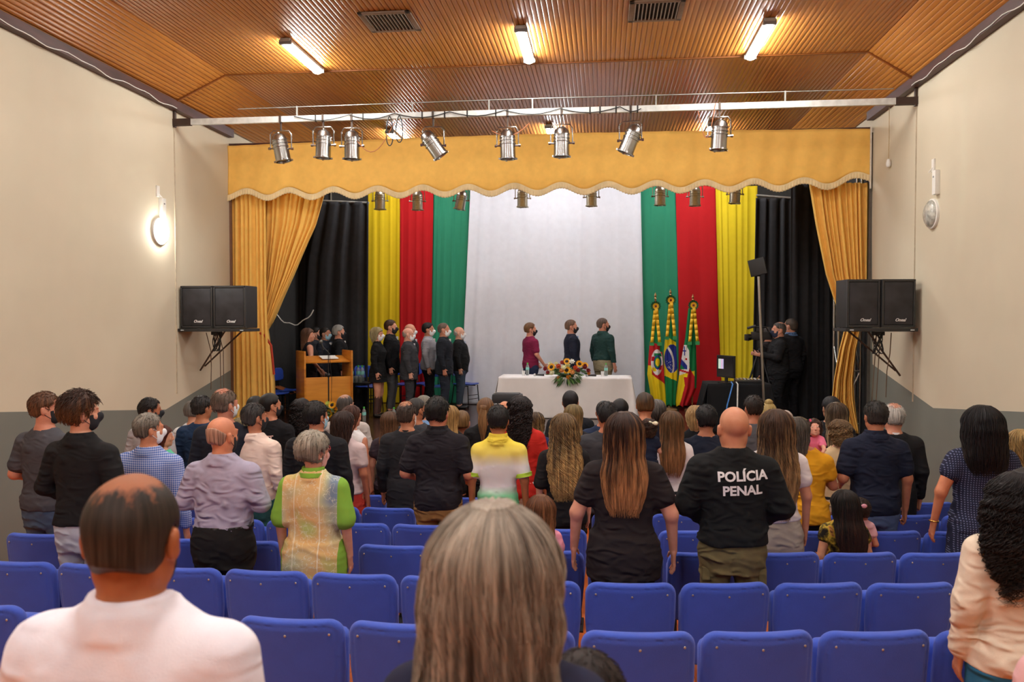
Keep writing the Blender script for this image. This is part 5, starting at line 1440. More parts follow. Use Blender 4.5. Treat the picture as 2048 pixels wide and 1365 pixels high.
# ------------------------------------------------------------------ gear in front of and below the stage
B = atY(1015, 797, 12.7)
r = empty('floor_monitor', (B.x, 12.7, STG), 0, 'dark grey equipment case on a low stand in front of the white table', 'equipment case')
m = MB(); m.box((0, 0, B.z-STG-.0), (.48, .3, .15), None, .05); m.build('case', plain('26282c', .5), r)
m = MB(); m.box((0, 0, B.z-STG+.07), (.4, .24, .03), None, .02); m.build('lid', plain('34363a', .5), r)
for s in (-1, 1): m = MB(); m.cyl((s*.18, 0, B.z-STG-.06), (-s*.18, 0, .0), .012); m.build('leg', GREYM, r)
Cc = atY(748, 912, 10.9)
r = empty('mixing_desk', (Cc.x, 10.9, floorz(10.9)), 0, 'sound mixing desk on a tall box below the stage front', 'mixing desk')
hh = Cc.z-floorz(10.9)
m = MB(); m.box((0, .1, (hh-.08)/2), (.7, .5, hh-.08)); m.build('stand_box', plain('4a4438', .7), r)
m = MB(); m.box((0, .1, hh-.07), (.74, .54, .03)); m.build('shelf', woodm('b08a58', 'caa068'), r)
m = MB(); m.box((0, .1, hh), (.66, .42, .07), Matrix.Rotation(.2, 3, 'X'), .01); m.build('console', plain('3a3f44', .45), r)
m = MB()
for i in range(12):
    for j in range(5): m.cyl((-.28+.05*i, -.05+.07*j, hh+.03+.013*j), (-.28+.05*i, -.05+.07*j, hh+.055+.013*j), .011, n=6)
o = m.build('knobs', plain('d8d8d4', .4)); o.parent = r; o['kind'] = 'stuff'; o.name = 'control_knobs'

# ================================================================== AUDITORIUM CHAIRS
SEATB = cloth('3854bc', .85, 380, .06, 'blue_seat_fabric', .35); SEATB.node_tree.nodes['Principled BSDF'].inputs['Sheen Weight'].default_value = .5; SEATB.node_tree.nodes['Principled BSDF'].inputs['Sheen Tint'].default_value = (.45, .55, 1, 1)
def row_y(n, x):
    return 3.72+.93*(n-1)-(.04 if n == 1 else 0) + (.16*x if x > 0 else 0) + .0
def auditorium_chair():
    r = empty('auditorium_chair', (0, 0, 0))
    lean = .13
    F = Field((-.28, -.2, .3), (.28, .16, .9), .0095)
    def f(X, Y, Z):
        z = Z-.59; wx = .262-.03*np.clip((.6-Z)/.3, 0, 1)
        y = Y+lean*(Z-.45)-.75*X*X*.9+.02
        qx = np.maximum(np.abs(X)-wx+.075, 0); qz = np.maximum(np.abs(z)-.25+.075, 0); d2 = np.sqrt(qx**2+qz**2)-.075
        th = .033+.006*np.cos(X*6)
        k = np.sqrt(np.maximum(d2+.03, 0)**2+np.maximum(np.abs(y)-th+.03, 0)**2)-.03
        g = np.exp(-((d2+.028)/.006)**2)*(y < -.01)*.007
        return k+g
    F.add(f, (-.27, -.18, .33), (.27, .14, .88), 0)
    V, Q = F.mesh(); link('backrest', mesh_np('backrest', V, Q), r, [SEATB])
    for sx, sz in ((-.205, .778), (0, .773), (.205, .778)):
        m = MB(); y = -lean*(sz-.45)+.675*sx*sx-.02-.041; m.sph((sx, y, sz), .0065, (1, .5, 1), 8); m.build('screw', plain('b8b8b4', .3, .8), r)
    F = Field((-.27, .02, .3), (.27, .34, .85), .014)
    F.add(lambda X, Y, Z: np.sqrt(np.maximum(np.abs(X)-.19, 0)**2+np.maximum(np.abs(Z-.52)-.17, 0)**2+np.maximum(np.abs(Y-.14-.02*(Z-.5))-.01, 0)**2)-.04, (-.25, .06, .33), (.25, .28, .82), 0)
    V, Q = F.mesh(); link('seat', mesh_np('seat', V, Q), r, [SEATB])
    for s in (-1, 1):
        m = MB(); m.box((s*.2, .06, .2), (.04, .05, .4), None, .006); m.box((s*.2, .06, .012), (.07, .3, .024), None, .005); m.box((s*.2, .08, .42), (.03, .14, .06)); m.build('support', BLACKM, r)
    return r
ac0 = auditorium_chair()
CHAIRS = []
def place_chairs():
    global CHAIRS
    first = True
    for n in range(1, 9):
        for k in range(-9, 8):
            x = .165+.548*k
            if x > XR-.5: continue
            y = row_y(n, x)
            if y > 10.9: continue
            o = ac0 if first else copy_tree(ac0); first = False
            o.location = (x, y, floorz(y)); o.rotation_euler = (0, 0, math.atan(.16) if x > .25 else (math.atan(.08) if x > 0 else 0))
            tag(o, None, 'chair', 'blue auditorium chairs'); CHAIRS.append((n, x, o))
place_chairs()
# ================================================================== THE PEOPLE
def pattern_checks():
    t = NT('checked_shirt'); s = t.sep(t.coord())
    def st(v, f, w): return t.math('LESS_THAN', t.math('FRACT', t.math('MULTIPLY', v, f)), w)
    a = st(t.math('ADD', s[0], t.math('MULTIPLY', s[1], .7)), 62, .28); b_ = st(s[2], 62, .28)
    c = t.mix(t.math('MULTIPLY', t.math('ADD', a, b_), .5), hx('4e68ac'), hx('d5dcf0')); t.col(c); t.pr(.85, 0, .2); return t.m
def pattern_polo(z0, z1):
    t = NT('polo_gradient'); v = t.coord(); s = t.sep(v)
    f = t.math('DIVIDE', t.math('SUBTRACT', s[2], z0), z1-z0); f = t.math('ADD', f, t.math('MULTIPLY', t.math('SUBTRACT', t.noise(v, 6, 2), .5), .08))
    t.col(t.ramp(f, [(.0, hx('3fa867')), (.22, hx('7cc795')), (.36, hx('e4e0e2')), (.64, hx('e6e2e0')), (.82, hx('f2dc6a')), (1, hx('f0d64a'))])); t.pr(.8, 0, .25); return t.m
def pattern_floral():
    t = NT('batik_blouse'); v = t.coord(); s = t.sep(v)
    f = t.noise(t.coord((1, .4, .8)), 4.2, 1)
    c = t.ramp(f, [(.33, hx('7c8fa2')), (.42, hx('b9b890')), (.5, hx('dcbd84')), (.58, hx('deb072')), (.68, hx('b2c872'))])
    fl = t.math('LESS_THAN', t.math('ABSOLUTE', t.math('SUBTRACT', t.noise(v, 22, 4), .5)), .012); c = t.mix(t.math('MULTIPLY', fl, .6), c, hx('e6e4c8'))
    ax = t.math('ABSOLUTE', t.math('SUBTRACT', s[0], -.01)); ln = t.math('LESS_THAN', t.math('ABSOLUTE', t.math('SUBTRACT', ax, .085)), .004)
    c = t.mix(t.math('MULTIPLY', ln, .7), c, hx('eee6c8'))
    side = t.math('GREATER_THAN', t.math('ABSOLUTE', s[0]), .187); c = t.mix(side, c, hx('7fae3c')); t.col(c); t.pr(.75, 0, .3); return t.m
def pattern_dots(bg, fg, f, r):
    t = NT('dotted_cloth'); s = t.sep(t.coord())
    a = t.math('SUBTRACT', t.math('FRACT', t.math('MULTIPLY', s[0], f)), .5); b_ = t.math('SUBTRACT', t.math('FRACT', t.math('MULTIPLY', s[2], f)), .5)
    d = t.math('ADD', t.math('MULTIPLY', a, a), t.math('MULTIPLY', b_, b_)); t.col(t.mix(t.math('LESS_THAN', d, r*r), hx(bg), hx(fg))); t.pr(.85, 0, .2); return t.m
def pattern_leaves():
    t = NT('flowered_cloth'); f = t.noise(t.coord(), 15, 3)
    t.col(t.ramp(f, [(.42, hx('1c1712')), (.5, hx('6b5a22')), (.58, hx('d8b63e')), (.64, hx('c98a4a')), (.72, hx('2a2014'))])); t.pr(.8, 0, .25); return t.m
def C(h, fold=.5):
    return cloth(h, wrinkle=fold*.9)
TANNED, FAIR, PINKISH, BROWN = 'bd7f5e', 'd9a184', 'd08e72', 'a5694a'
KN, WN, BN = C('202022'), C('e4dfe0'), C('22262e')
MK, MW, MB_ = plain('1a1c22', .8, var=.05), plain('eceef0', .8, var=.03), plain('9fd0e6', .8, var=.03)
def rw(n, px, py=900, back=.46):
    """standing place between row n and the next one, at image column px"""
    y = row_y(n, 0)+back
    for _ in range(4): y = row_y(n, atY(px, py, y).x)+back
    return y
P_ = person
# ---- nearest the camera
m = P_(272, 948, 1.56, 'man nearest the camera, cropped thinning dark hair, pinkish white dress shirt, black mask', g=1.1, hy=7, hp=-3, skinc='a8653f', hair=('crop', 0, 1, 1), hc=('2c231c', '3a2e26'), topc=C('f3eef8', fold=.35), bot=KN, collar=True, sleeve=1.95, mask=MK, hs=1.07, hem=.9, te=.02)
P_(992, 1008, 1.46, 'woman in the centre foreground with shoulder-length greying brown hair and dark blue top', sex='f', g=1.02, hy=-8, skinc=FAIR, hair=('long', .36, 1.25, .6), hc=('a69888', '4a3930'), topc=C('23253c'), bot=KN, sleeve=1.9, hs=1.12, ns=1.7, hf=.03)
P_(1172, 1316, 1.75, 'dark-haired child with a pinkish hair clip, just right of the foreground woman', sex='k', hy=-20, skinc=FAIR, hair=('up', 0, 1, 1.6), hc=('2c2220', '3d2d28'), topc=C('3a3036'), bot=KN, hs=1.2, ns=1.3)
r = PEOPLE[-1][0]; m = MB(); m.box((-.07, -.13, 1.27), (.07, .03, .022), Matrix.Rotation(.5, 3, 'Y'), .008); m.build('hair_clip', plain('d8b0a4', .4), r)
P_(2038, 943, 3.62, 'woman at the right edge with long curly black hair, cream cardigan and blue skirt', sex='f', g=1.12, skinc=TANNED, hair=('curly', .4, 1.95, 1), hc=('171214', '241c1a'), topc=C('ddcdb8', fold=.6), bot=C('2a6a90'), skirt='skirt', sleeve=1.93, cuff=plain('f2eeee', .8), hem=.84, finehand=True, ns=1.3, te=.022)
P_(2222, 1085, 2.1, 'person half out of view with long black hair and pink top, bottom right corner', sex='f', g=1.1, skinc=FAIR, hair=('long', .75, 1.9, .5), hc=('151214', '1c1616'), topc=C('d9a8a8'), bot=KN, sleeve=1.9, arms=('bent', 'bent'))
# ---- second row
P_(165, 787, rw(2, 165), 'man with tousled brown hair, black jacket, light grey trousers and black mask', g=.98, hy=-38, yaw=-6, skinc=FAIR, hair=('tousled', 0, 1, 1), hc=('3a2419', '6a4426'), topc=C('1b1b1d'), bot=C('b9bcc6'), sleeve=1.95, mask=MK, collar=True, hem=.93, arms=('front', 'front'))
P_(446, 833, rw(2, 446), 'bald man in a lavender grey shirt, belt and black trousers, glasses and black mask', g=1.06, hy=-22, skinc='cf8a68', hair=('fringe', 0, 1, .25), hc=('b08872', 'a88470'), topc=C('a9a3b8', fold=1.3), bot=C('1e1c1c'), sleeve=1.93, mask=MK, collar=True, hem=1.0, arms=('crossed', 'crossed'), hs=1.04, waist=1.03, belly=.02, bute=.02)
r = PEOPLE[-1][0]; sc = PEOPLE[-1][2]; m = MB()
for a in range(30):
    t0, t1 = a/30*2*PI, (a+1)/30*2*PI; R0 = lambda t, z: (.192*sc*math.cos(t), (.15*math.sin(t)+.002)*sc, z)
    m.quad(R0(t0, 1.0*sc), R0(t1, 1.0*sc), R0(t1, 1.03*sc), R0(t0, 1.03*sc))
o = m.build('belt', plain('15110f', .4), r); md = o.modifiers.new('thickness', 'SOLIDIFY'); md.thickness = .006
P_(628, 868, rw(2, 628), 'grey-haired older woman in a green and orange batik blouse, red glasses and pale pink mask', sex='f', g=1.18, hy=-35, hp=-4, skinc='d39a80', hair=('short', 0, 1, 2.0), hc=('a39a8a', '7f7668'), topc=pattern_floral(), bot=C('c8c4b8'), sleeve=.86, mask=plain('dda9a0', .8), collar=C('7fae3c'), hem=.72, finehand=True, hs=1.05, te=.022)
r, _, sc = PEOPLE[-1]; m = MB(); hz = 1.628*sc
for s in (-1, 1): m.tube([(.0+s*.035*sc+.025*sc*math.cos(a), .085*sc+.01, hz+.01+.02*sc*math.sin(a)) for a in np.linspace(0, 2*PI, 14)], .003, 5); m.tube([(s*.07*sc, .09*sc, hz+.01), (s*.086*sc, -.02*sc, hz+.01)], .003, 5)
o = m.build('glasses', plain('a02228', .4), r); 
o.rotation_euler = (0, 0, math.radians(-35))
m = MB(); m.sph((.088*sc*math.cos(-.6)-.0, .088*sc*math.sin(-.6)-.01, hz-.045*sc), .006, n=8); m.build('earring', plain('f0ece4', .2), r)
P_(1248, 825, rw(2, 1248), 'broad woman in a black T-shirt, very long straight brown hair turning golden at the tips', sex='f', g=1.2, skinc='d59a80', hair=('long', .47, 1.28, .25), hc=('39241b', 'b57f52'), topc=C('262022', fold=.7), bot=C('141214'), sleeve=.55, hem=.74, arms=('wide', 'wide'), finehand=True, hs=1.05, ns=1.6)
P_(1467, 812, rw(2, 1467), 'bald officer in a black sweatshirt lettered in white across the back, and khaki cargo trousers', g=1.08, hy=6, skinc='c98d6c', hair=('none', 0, 1, .12), topc=C('17191b', fold=.7), bot=C('6f6444', fold=.7), sleeve=1.97, collar=True, mask=MK, hem=.93, arms=('front', 'front'), hs=1.1, te=.024)
r, _, sc = PEOPLE[-1]
on_back(r, 'shirt', 'POLÍCIA', 1.325*sc, .079*sc, plain('f0f0f0', .6, var=.02), tilt=math.radians(3), xoff=.035*sc)
on_back(r, 'shirt', 'PENAL', 1.24*sc, .079*sc, plain('f0f0f0', .6, var=.02), tilt=math.radians(3), xoff=.035*sc)
for s in (-1, 1): m = MB(); m.box((s*.165*sc, -.02, .72*sc), (.05, .14, .14), None, .012); m.build('cargo_pocket', C('675c3e'), r)
P_(1082, 991, 5.15, 'small girl with light brown hair and pink top beside the broad woman in black', sex='k', hy=-5, skinc=PINKISH, hair=('long', .34, 1.15, .4), hc=('6a4228', 'a87248'), topc=C('ee9cae'), bot=C('5a6080'), sleeve=.3, hs=1.22, arms=('bent', 'bent'))
# ---- third row
P_(94, 785, rw(3, 94), 'man at the far left with short brown hair, dark grey T-shirt, jeans and black mask', g=1.1, hy=-45, yaw=-12, skinc='cf8e74', hair=('short', 0, 1, .8), hc=('5a3a26', '6e4a30'), topc=C('4a4a50'), bot=C('4d6078', fold=.7), sleeve=.7, mask=MK, hem=.88, arms=('bent', 'bent'))
P_(300, 827, 5.75, 'grey-haired man in a blue checked shirt with a white mask, behind the nearest man', g=1.1, hy=-42, skinc='cb8a6a', hair=('short', 0, 1, .7), hc=('8a8378', '6f655a'), topc=pattern_checks(), bot=KN, sleeve=1.93, mask=MW, collar=True, hem=.9)
P_(1552, 820, rw(3, 1552), 'woman with very long highlighted brown hair, white T-shirt and beige pencil skirt', sex='f', g=1.02, hy=-6, skinc='cf9274', hair=('long', .62, 1.3, .7), hc=('4a3426', 'a88258'), topc=C('e6dcdc'), bot=C('a3988c', fold=.6), skirt='skirt', sleeve=.5, hem=.95, hs=1.06, arms=('front', 'down'), ns=1.4)
P_(1688, 981, 6.45, 'seated woman with long straight dark hair and a yellow flowered top', sex='f', sit=True, hy=12, hp=-8, skinc='d49a78', hair=('long', .5, 1.35, .2), hc=('1d1613', '3a221a'), topc=pattern_leaves(), bot=KN, sleeve=.25, ns=1.3, arms=('bent', 'bent'), hs=1.08)
P_(1722, 1000, 6.75, 'small dark-haired child with a pink bow on the lap of the seated woman', sex='k', H=1.0, sit=False, zoff=0, hy=-30, skinc=PINKISH, hair=('short', 0, 1, 2), hc=('2a1c16', '35241c'), topc=C('e8b0b8'), bot=KN, hs=1.3, arms=('bent', 'bent'))
def bow(r, loc, s, mat):
    m = MB()
    for k in (-1, 1): m.sph(Vector(loc)+Vector((k*s*.55, 0, 0)), s*.5, (1, .45, .8), 12)
    m.sph(loc, s*.22, n=10); return m.build('hair_bow', mat, r)
bow(PEOPLE[-1][0], (-.03, -.1, .97), .045, plain('e8a0b0', .6))
P_(1962, 812, rw(3, 1962), 'woman with long straight black hair and a navy dress with small white dots, gold bracelet', sex='f', g=1.12, skinc='cf8560', hair=('long', .32, 1.45, .3), hc=('171316', '241a18'), topc=pattern_dots('24273c', '6c7292', 58, .22), bot=pattern_dots('24273c', '6c7292', 58, .22), skirt='dress', sleeve=.38, hem=.85, arms=('wide', 'wide'), finehand=True, hs=1.12, ns=1.3)
r, Pp, sc = PEOPLE[-1]; el, wr = Pp['wr'][-1]; m = MB(); c = wr*sc
m.tube([(c[0]+.034*math.cos(a), c[1]+.036*math.sin(a), c[2]+.012+.004*math.sin(2*a)) for a in np.linspace(0, 2*PI, 20)], .005, 6); m.build('bracelet', plain('d8a85a', .25, 1), r)
# ---- fourth row
P_(452, 780, rw(4, 452), 'man in a dark navy suit with thinning brown hair behind the bald man in lavender', g=1.12, hy=-30, skinc='cc8a70', hair=('balding', 0, 1, 1), hc=('5f4e40', '75655a'), topc=C('20242f', fold=.3), bot=C('20242f'), sleeve=1.93, coat=True, hem=.74, mask=MW, inner=WN)
P_(511, 808, rw(4, 511), 'man in a pale pink rolled-sleeve shirt with greying black hair and dark green trousers', g=.98, hy=-30, yaw=-10, skinc='b87a5c', hair=('short', 0, 1, .9), hc=('2f2b2a', '4c4845'), topc=C('ecd3c4'), bot=C('2f5a5a'), sleeve=1.35, cuff=C('ecd3c4'), collar=True, mask=MK, hem=.9)
P_(634, 805, rw(4, 634), 'man with thick black hair, black jacket and blue mask behind the grey-haired woman', g=1.12, hy=-30, skinc='c08262', hair=('short', 0, 1, 1.2), hc=('1b1817', '242020'), topc=C('1c1c20'), bot=KN, sleeve=1.93, mask=MB_, collar=True, hem=.85)
P_(876, 795, rw(4, 876), 'man in a black polo shirt with a red-striped collar and tan trousers', g=1.08, hy=-12, skinc='cb876a', hair=('short', 0, 1, 1.1), hc=('171514', '201c1a'), topc=C('232026', fold=.6), bot=C('9c7444', fold=.7), sleeve=.75, collar=C('1d1b20'), hem=.84, arms=('bent', 'bent'), hs=1.04)
r, _, sc = PEOPLE[-1]; m = MB(); m.tube([(.077*sc*math.sin(a)*1.05, -.077*sc*math.cos(a)-.03*sc, 1.47*sc) for a in np.linspace(-1.5, 1.5, 20)], .0045, 6); m.build('collar_stripe', plain('c02434', .7), r)
P_(997, 812, rw(4, 997), 'dark-haired boy in a yellow, white and green polo shirt', g=.9, skinc='b5744e', hair=('short', 0, 1, 1), hc=('1c1a1a', '262222'), topc=pattern_polo(.92, 1.52), bot=C('2a3448'), sleeve=.72, collar=C('f0d64a'), cuff=C('a8c93e'), hem=.82)
P_(1128, 828, rw(4, 1128), 'woman in a black top with long wavy blonde hair', sex='f', g=1.0, yaw=8, skinc='d59c84', hair=('long', .58, 1.15, 2.4), hc=('6a5338', 'c09a62'), topc=C('1d1b1d'), bot=KN, sleeve=.9, hem=.8, hs=1.05, ns=1.4, arms=('down', 'down'))
P_(1613, 836, rw(4, 1606), 'woman in a mustard yellow top with grey-brown hair, holding a toddler on her shoulder', sex='f', g=1.05, yaw=-8, skinc='b87a60', hair=('long', .24, 1.1, .6), hc=('4c443c', '6b625a'), topc=C('d99a1e', fold=.6), bot=C('18161a'), sleeve=.5, hem=.83, arms=('chest', 'chest'), hox=-.085)
tr = PEOPLE[-1][0].location
P_(1628, 838, tr.y+.17, 'curly-haired toddler in a pink T-shirt held over the shoulder of the woman in yellow', sex='k', H=.86, zoff=0, yaw=168, hy=10, hp=16, skinc='e0a890', hair=('curly', .17, 1.0, 1), hf=.05, hc=('3a241a', '4a3022'), topc=C('ee7a9a'), bot=C('8090b0'), sleeve=.55, hs=1.38, eyes=True, arms=(((.22, .3, 1.24), (.14, .58, 1.12)), ((.22, .3, 1.24), (.0, .62, 1.1))))
r = PEOPLE[-1][0]; m = MB(); m.box((.03, .04, .86*.985), (.016, .014, .03), Matrix.Rotation(.4, 3, 'Y'), .008); m.build('hair_clip', plain('f05a80', .4), r)
P_(1750, 803, rw(4, 1750), 'man in a navy polo shirt and blue jeans with short dark hair, on the right', g=1.06, hy=6, skinc='c08060', hair=('short', 0, 1, .8), hc=('26221f', '3a3430'), topc=C('1b2032', fold=.6), bot=C('5d7292'), sleeve=.68, collar=C('1b2032'), hem=.84, arms=('bent', 'down'))
P_(1298, 838, 7.2, 'curly-haired toddler with a cream bow and navy top, carried in front of the white blouse', sex='k', H=.86, zoff=0, yaw=-10, skinc=FAIR, hair=('curly', .12, 1.0, 1), hc=('3a261c', '5a3e2c'), topc=C('1c2236'), bot=C('1c2236'), hs=1.38, arms=('chest', 'chest'))
bow(PEOPLE[-1][0], (.04, -.07, .83), .045, plain('efe6c4', .6))
# ---- fifth row
P_(303, 797, 8.1, 'man with short dark hair, light grey T-shirt and black mask by the left wall', g=1.05, hy=-50, yaw=-10, skinc='a86a4c', hair=('short', 0, 1, .9), hc=('1d1a1a', '2a2422'), topc=C('aba8ac'), bot=KN, sleeve=.7, mask=MK)
P_(328, 852, 7.6, 'woman with reddish brown hair and a mint green top, beside the man in light grey', sex='f', hy=-40, yaw=-15, skinc=FAIR, hair=('long', .22, 1, .5), hc=('4a2018', '6a3020'), topc=C('5fc09a'), bot=KN, sleeve=.6)
P_(690, 823, rw(5, 690, back=.35), 'woman in a pale pink T-shirt with a red hem and shoulder-length dark brown hair', sex='f', g=1.1, hy=-15, yaw=-12, skinc='c07a5c', hair=('long', .3, 1.25, .5), hc=('33211b', '46302a'), topc=C('cfb9b8'), bot=C('b5382c'), sleeve=.52, hem=.92, skirt='mini', hs=1.03)
P_(815, 805, rw(5, 815), 'man in a charcoal suit with a bald crown', g=1.05, hy=-20, skinc='c48868', hair=('balding', 0, 1, .9), hc=('3a2f2a', '4c3f38'), topc=C('28282c', fold=.3), bot=C('28282c'), sleeve=1.93, coat=True, hem=.72, mask=MW, inner=C('28282c'), hs=1.03)
P_(1040, 793, rw(5, 1040), 'woman in a red top with dark curly hair, behind the boy in the polo shirt', sex='f', g=1.1, skinc='b06c4c', hair=('curly', .3, 1.05, 1), hc=('1f1718', '2f2222'), topc=C('bf2a22'), bot=C('d8d4cc'), sleeve=1.3, hem=.84)
P_(1214, 805, rw(5, 1214), 'man in a dark grey suit with black hair, left of the broad woman', g=1.1, hy=8, skinc='b87454', hair=('short', 0, 1, .9), hc=('1c1a1c', '2a2728'), topc=C('3b3b40', fold=.3), bot=KN, sleeve=1.93, coat=True, hem=.74)
P_(1343, 823, rw(5, 1343), 'woman in a white blouse with long straight light brown hair', sex='f', g=1.02, skinc='c9886c', hair=('long', .46, 1.1, .2), hc=('5a4028', '9a6a44'), topc=C('e8dedc'), bot=KN, sleeve=.55, hem=.84, hs=1.08)
P_(1412, 813, rw(5, 1412), 'person with short black hair and a dark navy top, left of the officer', g=1.08, hy=10, skinc='b87a5c', hair=('short', 0, 1, 1.6), hc=('171517', '221e20'), topc=C('1a2030'), bot=KN, sleeve=.9)
P_(1678, 840, rw(5, 1678, back=.35), 'woman in a beige sweater with short curly light brown hair', sex='f', g=1.15, hy=10, skinc=FAIR, hair=('curly', .14, 1.05, 1), hc=('6a5138', '9a7c54'), topc=C('c9ad86'), bot=KN, sleeve=1.9, hem=.84)
P_(1786, 808, rw(5, 1786), 'older man in a black suit with white hair and a bald crown, at the right', g=1.1, hy=8, skinc='cf9278', hair=('balding', 0, 1, .7), hc=('c9c5be', 'a9a59e'), topc=C('1d1d20', fold=.3), bot=C('1d1d20'), sleeve=1.95, coat=True, hem=.72, inner=WN, hs=1.05)
P_(2040, 860, 6.9, 'blonde woman at the right edge beyond the dotted dress', sex='f', skinc=FAIR, hair=('long', .3, 1.2, 1), hc=('a88a58', 'd8b880'), topc=C('2a2a30'), bot=KN, hs=1.05)
P_(2024, 985, 4.9, 'person in a turquoise top, mostly hidden behind the curly black hair', sex='f', skinc=FAIR, hair=('short', 0, 1, 1), hc=('1c1818', '241e1c'), topc=C('2fae9a'), bot=KN, sleeve=.6)
# ---- further rows
P_(406, 793, 8.4, 'man in a deep blue shirt with black hair, left of the navy suit', g=1.15, hy=-25, skinc='b87a58', hair=('short', 0, 1, 1), hc=('242020', '38302c'), topc=C('1f3350'), bot=KN, sleeve=1.9)
P_(388, 803, 9.3, 'person with grey hair and a white collar, far left behind the deep blue shirt', hy=-20, skinc=FAIR, hair=('short', 0, 1, 1.2), hc=('5a5550', '6e6862'), topc=C('d8d8da'), bot=KN, sleeve=1.9)
P_(485, 836, 9.0, 'small child with pale blonde hair beside the golden curtain', sex='k', skinc=FAIR, hair=('curly', .1, 1, 1), hc=('7d6f4c', 'a8966a'), topc=C('c8a860'), bot=KN, hs=1.2)
P_(512, 795, 9.5, 'person with black hair just left of the youth in the lettered black sweatshirt', sex='f', skinc=TANNED, hair=('short', 0, 1, 1.6), hc=('141212', '1e1a1a'), topc=C('222226'), bot=KN)
P_(543, 788, 8.8, 'youth in a black sweatshirt with pink lettering on the back and a black mask', g=1.05, hy=-42, yaw=-8, skinc='bd8062', hair=('short', 0, 1, 1), hc=('151313', '1e1a1a'), topc=C('17171b'), bot=KN, sleeve=1.93, mask=MK, hs=1.02)
on_back(PEOPLE[-1][0], 'shirt', "N'T", 1.27*PEOPLE[-1][2], .085, plain('d8b8b0', .6), tilt=.1, xoff=.04)
P_(603, 798, 9.1, 'woman with loose dark curly hair and a black top behind the black jacket', sex='f', skinc=TANNED, hair=('curly', .3, 1.1, 1), hc=('1c1616', '2a2020'), topc=C('1c1c20'), bot=KN, sleeve=1.8)
P_(692, 790, 9.4, 'man with a bald spot, grey hair and a light grey shirt, before the lectern', g=1.1, hy=-20, skinc='b98a72', hair=('balding', 0, 1, .6), hc=('3c3836', '57504c'), topc=C('b8aea8'), bot=KN, sleeve=.7)
P_(706, 812, 8.8, 'woman in a white sleeveless top with brown hair, behind the pale pink T-shirt', sex='f', g=.95, yaw=-20, hy=-15, skinc='c98a6c', hair=('long', .2, 1, .6), hc=('4a2a1e', '6a4230'), topc=C('e6e4e4'), bot=KN, sleeve=0)
P_(780, 824, 8.9, 'girl with long light brown hair left of the charcoal suit', sex='f', skinc=FAIR, hair=('long', .4, 1, .5), hc=('5a3e2a', '7f5c40'), topc=C('3a3038'), bot=KN)
P_(834, 797, 9.0, 'man in a grey suit with dark grey hair and black mask, beside the charcoal suit', g=.95, hy=-40, skinc='b57858', hair=('short', 0, 1, .8), hc=('2c2a2a', '44403e'), topc=C('3f4146', fold=.3), bot=KN, sleeve=1.93, coat=True, mask=MK)
P_(850, 792, 9.9, 'grey-haired man in a light blue shirt, half hidden behind the black polo', hy=-40, skinc=FAIR, hair=('short', 0, 1, .9), hc=('7a7468', '8a8478'), topc=C('7ea6d8'), bot=KN, sleeve=1.9)
P_(900, 812, 8.9, 'woman with long straight blonde hair right of the black polo, in a strappy black top', sex='f', skinc='d09470', hair=('long', .38, 1, .3), hc=('a07c4c', 'c8a468'), topc=C('1c1a1c'), bot=KN, sleeve=0)
P_(924, 822, 9.4, 'small boy with short sandy hair and a black shirt', sex='k', skinc=PINKISH, hair=('short', 0, 1, .8), hc=('6a4e2e', '8a6840'), topc=C('16181c'), bot=KN, hs=1.15)
P_(972, 797, 9.0, 'woman with a light brown ponytail and a loose black top', sex='f', g=1.1, hy=-5, skinc='d09880', hair=('up', 0, 1, 1), tail=.36, bun=(0, -.105, .03), hc=('6a4a30', '8f6a44'), topc=C('1a1a1c'), bot=KN, sleeve=.9)
P_(1010, 802, 9.9, 'bald man mostly hidden between the ponytail and the red top', skinc='c98a68', hair=('none', 0, 1, 1), topc=C('2a2a30'), bot=KN, sleeve=1.9)
P_(1071, 825, 9.6, 'woman with brown to blonde hair and a blue top, right of the red top', sex='f', skinc=FAIR, hair=('long', .26, 1, 1.5), hc=('4c3826', 'b09060'), topc=C('26305a'), bot=KN)
P_(1141, 783, 10.2, 'man in a black suit standing alone before the middle of the long table', g=1.08, skinc='b9785c', hair=('short', 0, 1, 1.1), hc=('16141a', '221e24'), topc=C('1a1c22', fold=.3), bot=KN, sleeve=1.93, coat=True)
P_(1147, 810, 9.2, 'woman with long light brown hair, directly before the man in the black suit', sex='f', skinc=FAIR, hair=('long', .36, 1, .4), hc=('7c6844', 'a8875a'), topc=C('2a2a2e'), bot=KN)
P_(1208, 803, 9.5, 'man in a navy shirt with black hair, partly behind the dark grey suit', g=1.05, skinc='b9785c', hair=('short', 0, 1, .9), hc=('1a181c', '262226'), topc=C('25324e'), bot=KN, sleeve=1.9)
P_(1240, 800, 9.9, 'person with round black hair between the dark grey suit and the curly young man', skinc='b9785c', hair=('short', 0, 1, 1.4), hc=('151316', '201c20'), topc=C('202028'), bot=KN, sleeve=1.9)
P_(1290, 787, 9.2, 'young man with wavy brown hair in a navy top', g=.98, skinc='c98a6a', hair=('tousled', 0, 1, .7), hc=('3a2a1c', '6a4c30'), topc=C('191c2c'), bot=KN, sleeve=.9)
P_(1312, 800, 9.8, 'grey-haired person just right of the wavy-haired young man', sex='f', skinc=FAIR, hair=('long', .14, 1, .6), hc=('6a6460', '3e3836'), topc=C('2a2a2e'), bot=KN)
P_(1391, 812, 9.6, 'woman with a blonde bob and a black top', sex='f', skinc=FAIR, hair=('long', .17, 1.1, .3), hc=('a8865a', 'c9a878'), topc=C('16181c'), bot=KN)
P_(1506, 792, 9.2, 'man with dark brown hair and a grey shirt, right of the officer', hy=15, skinc='b9785c', hair=('short', 0, 1, 1), hc=('241c18', '382c26'), topc=C('5a5a60'), bot=KN, sleeve=.8)
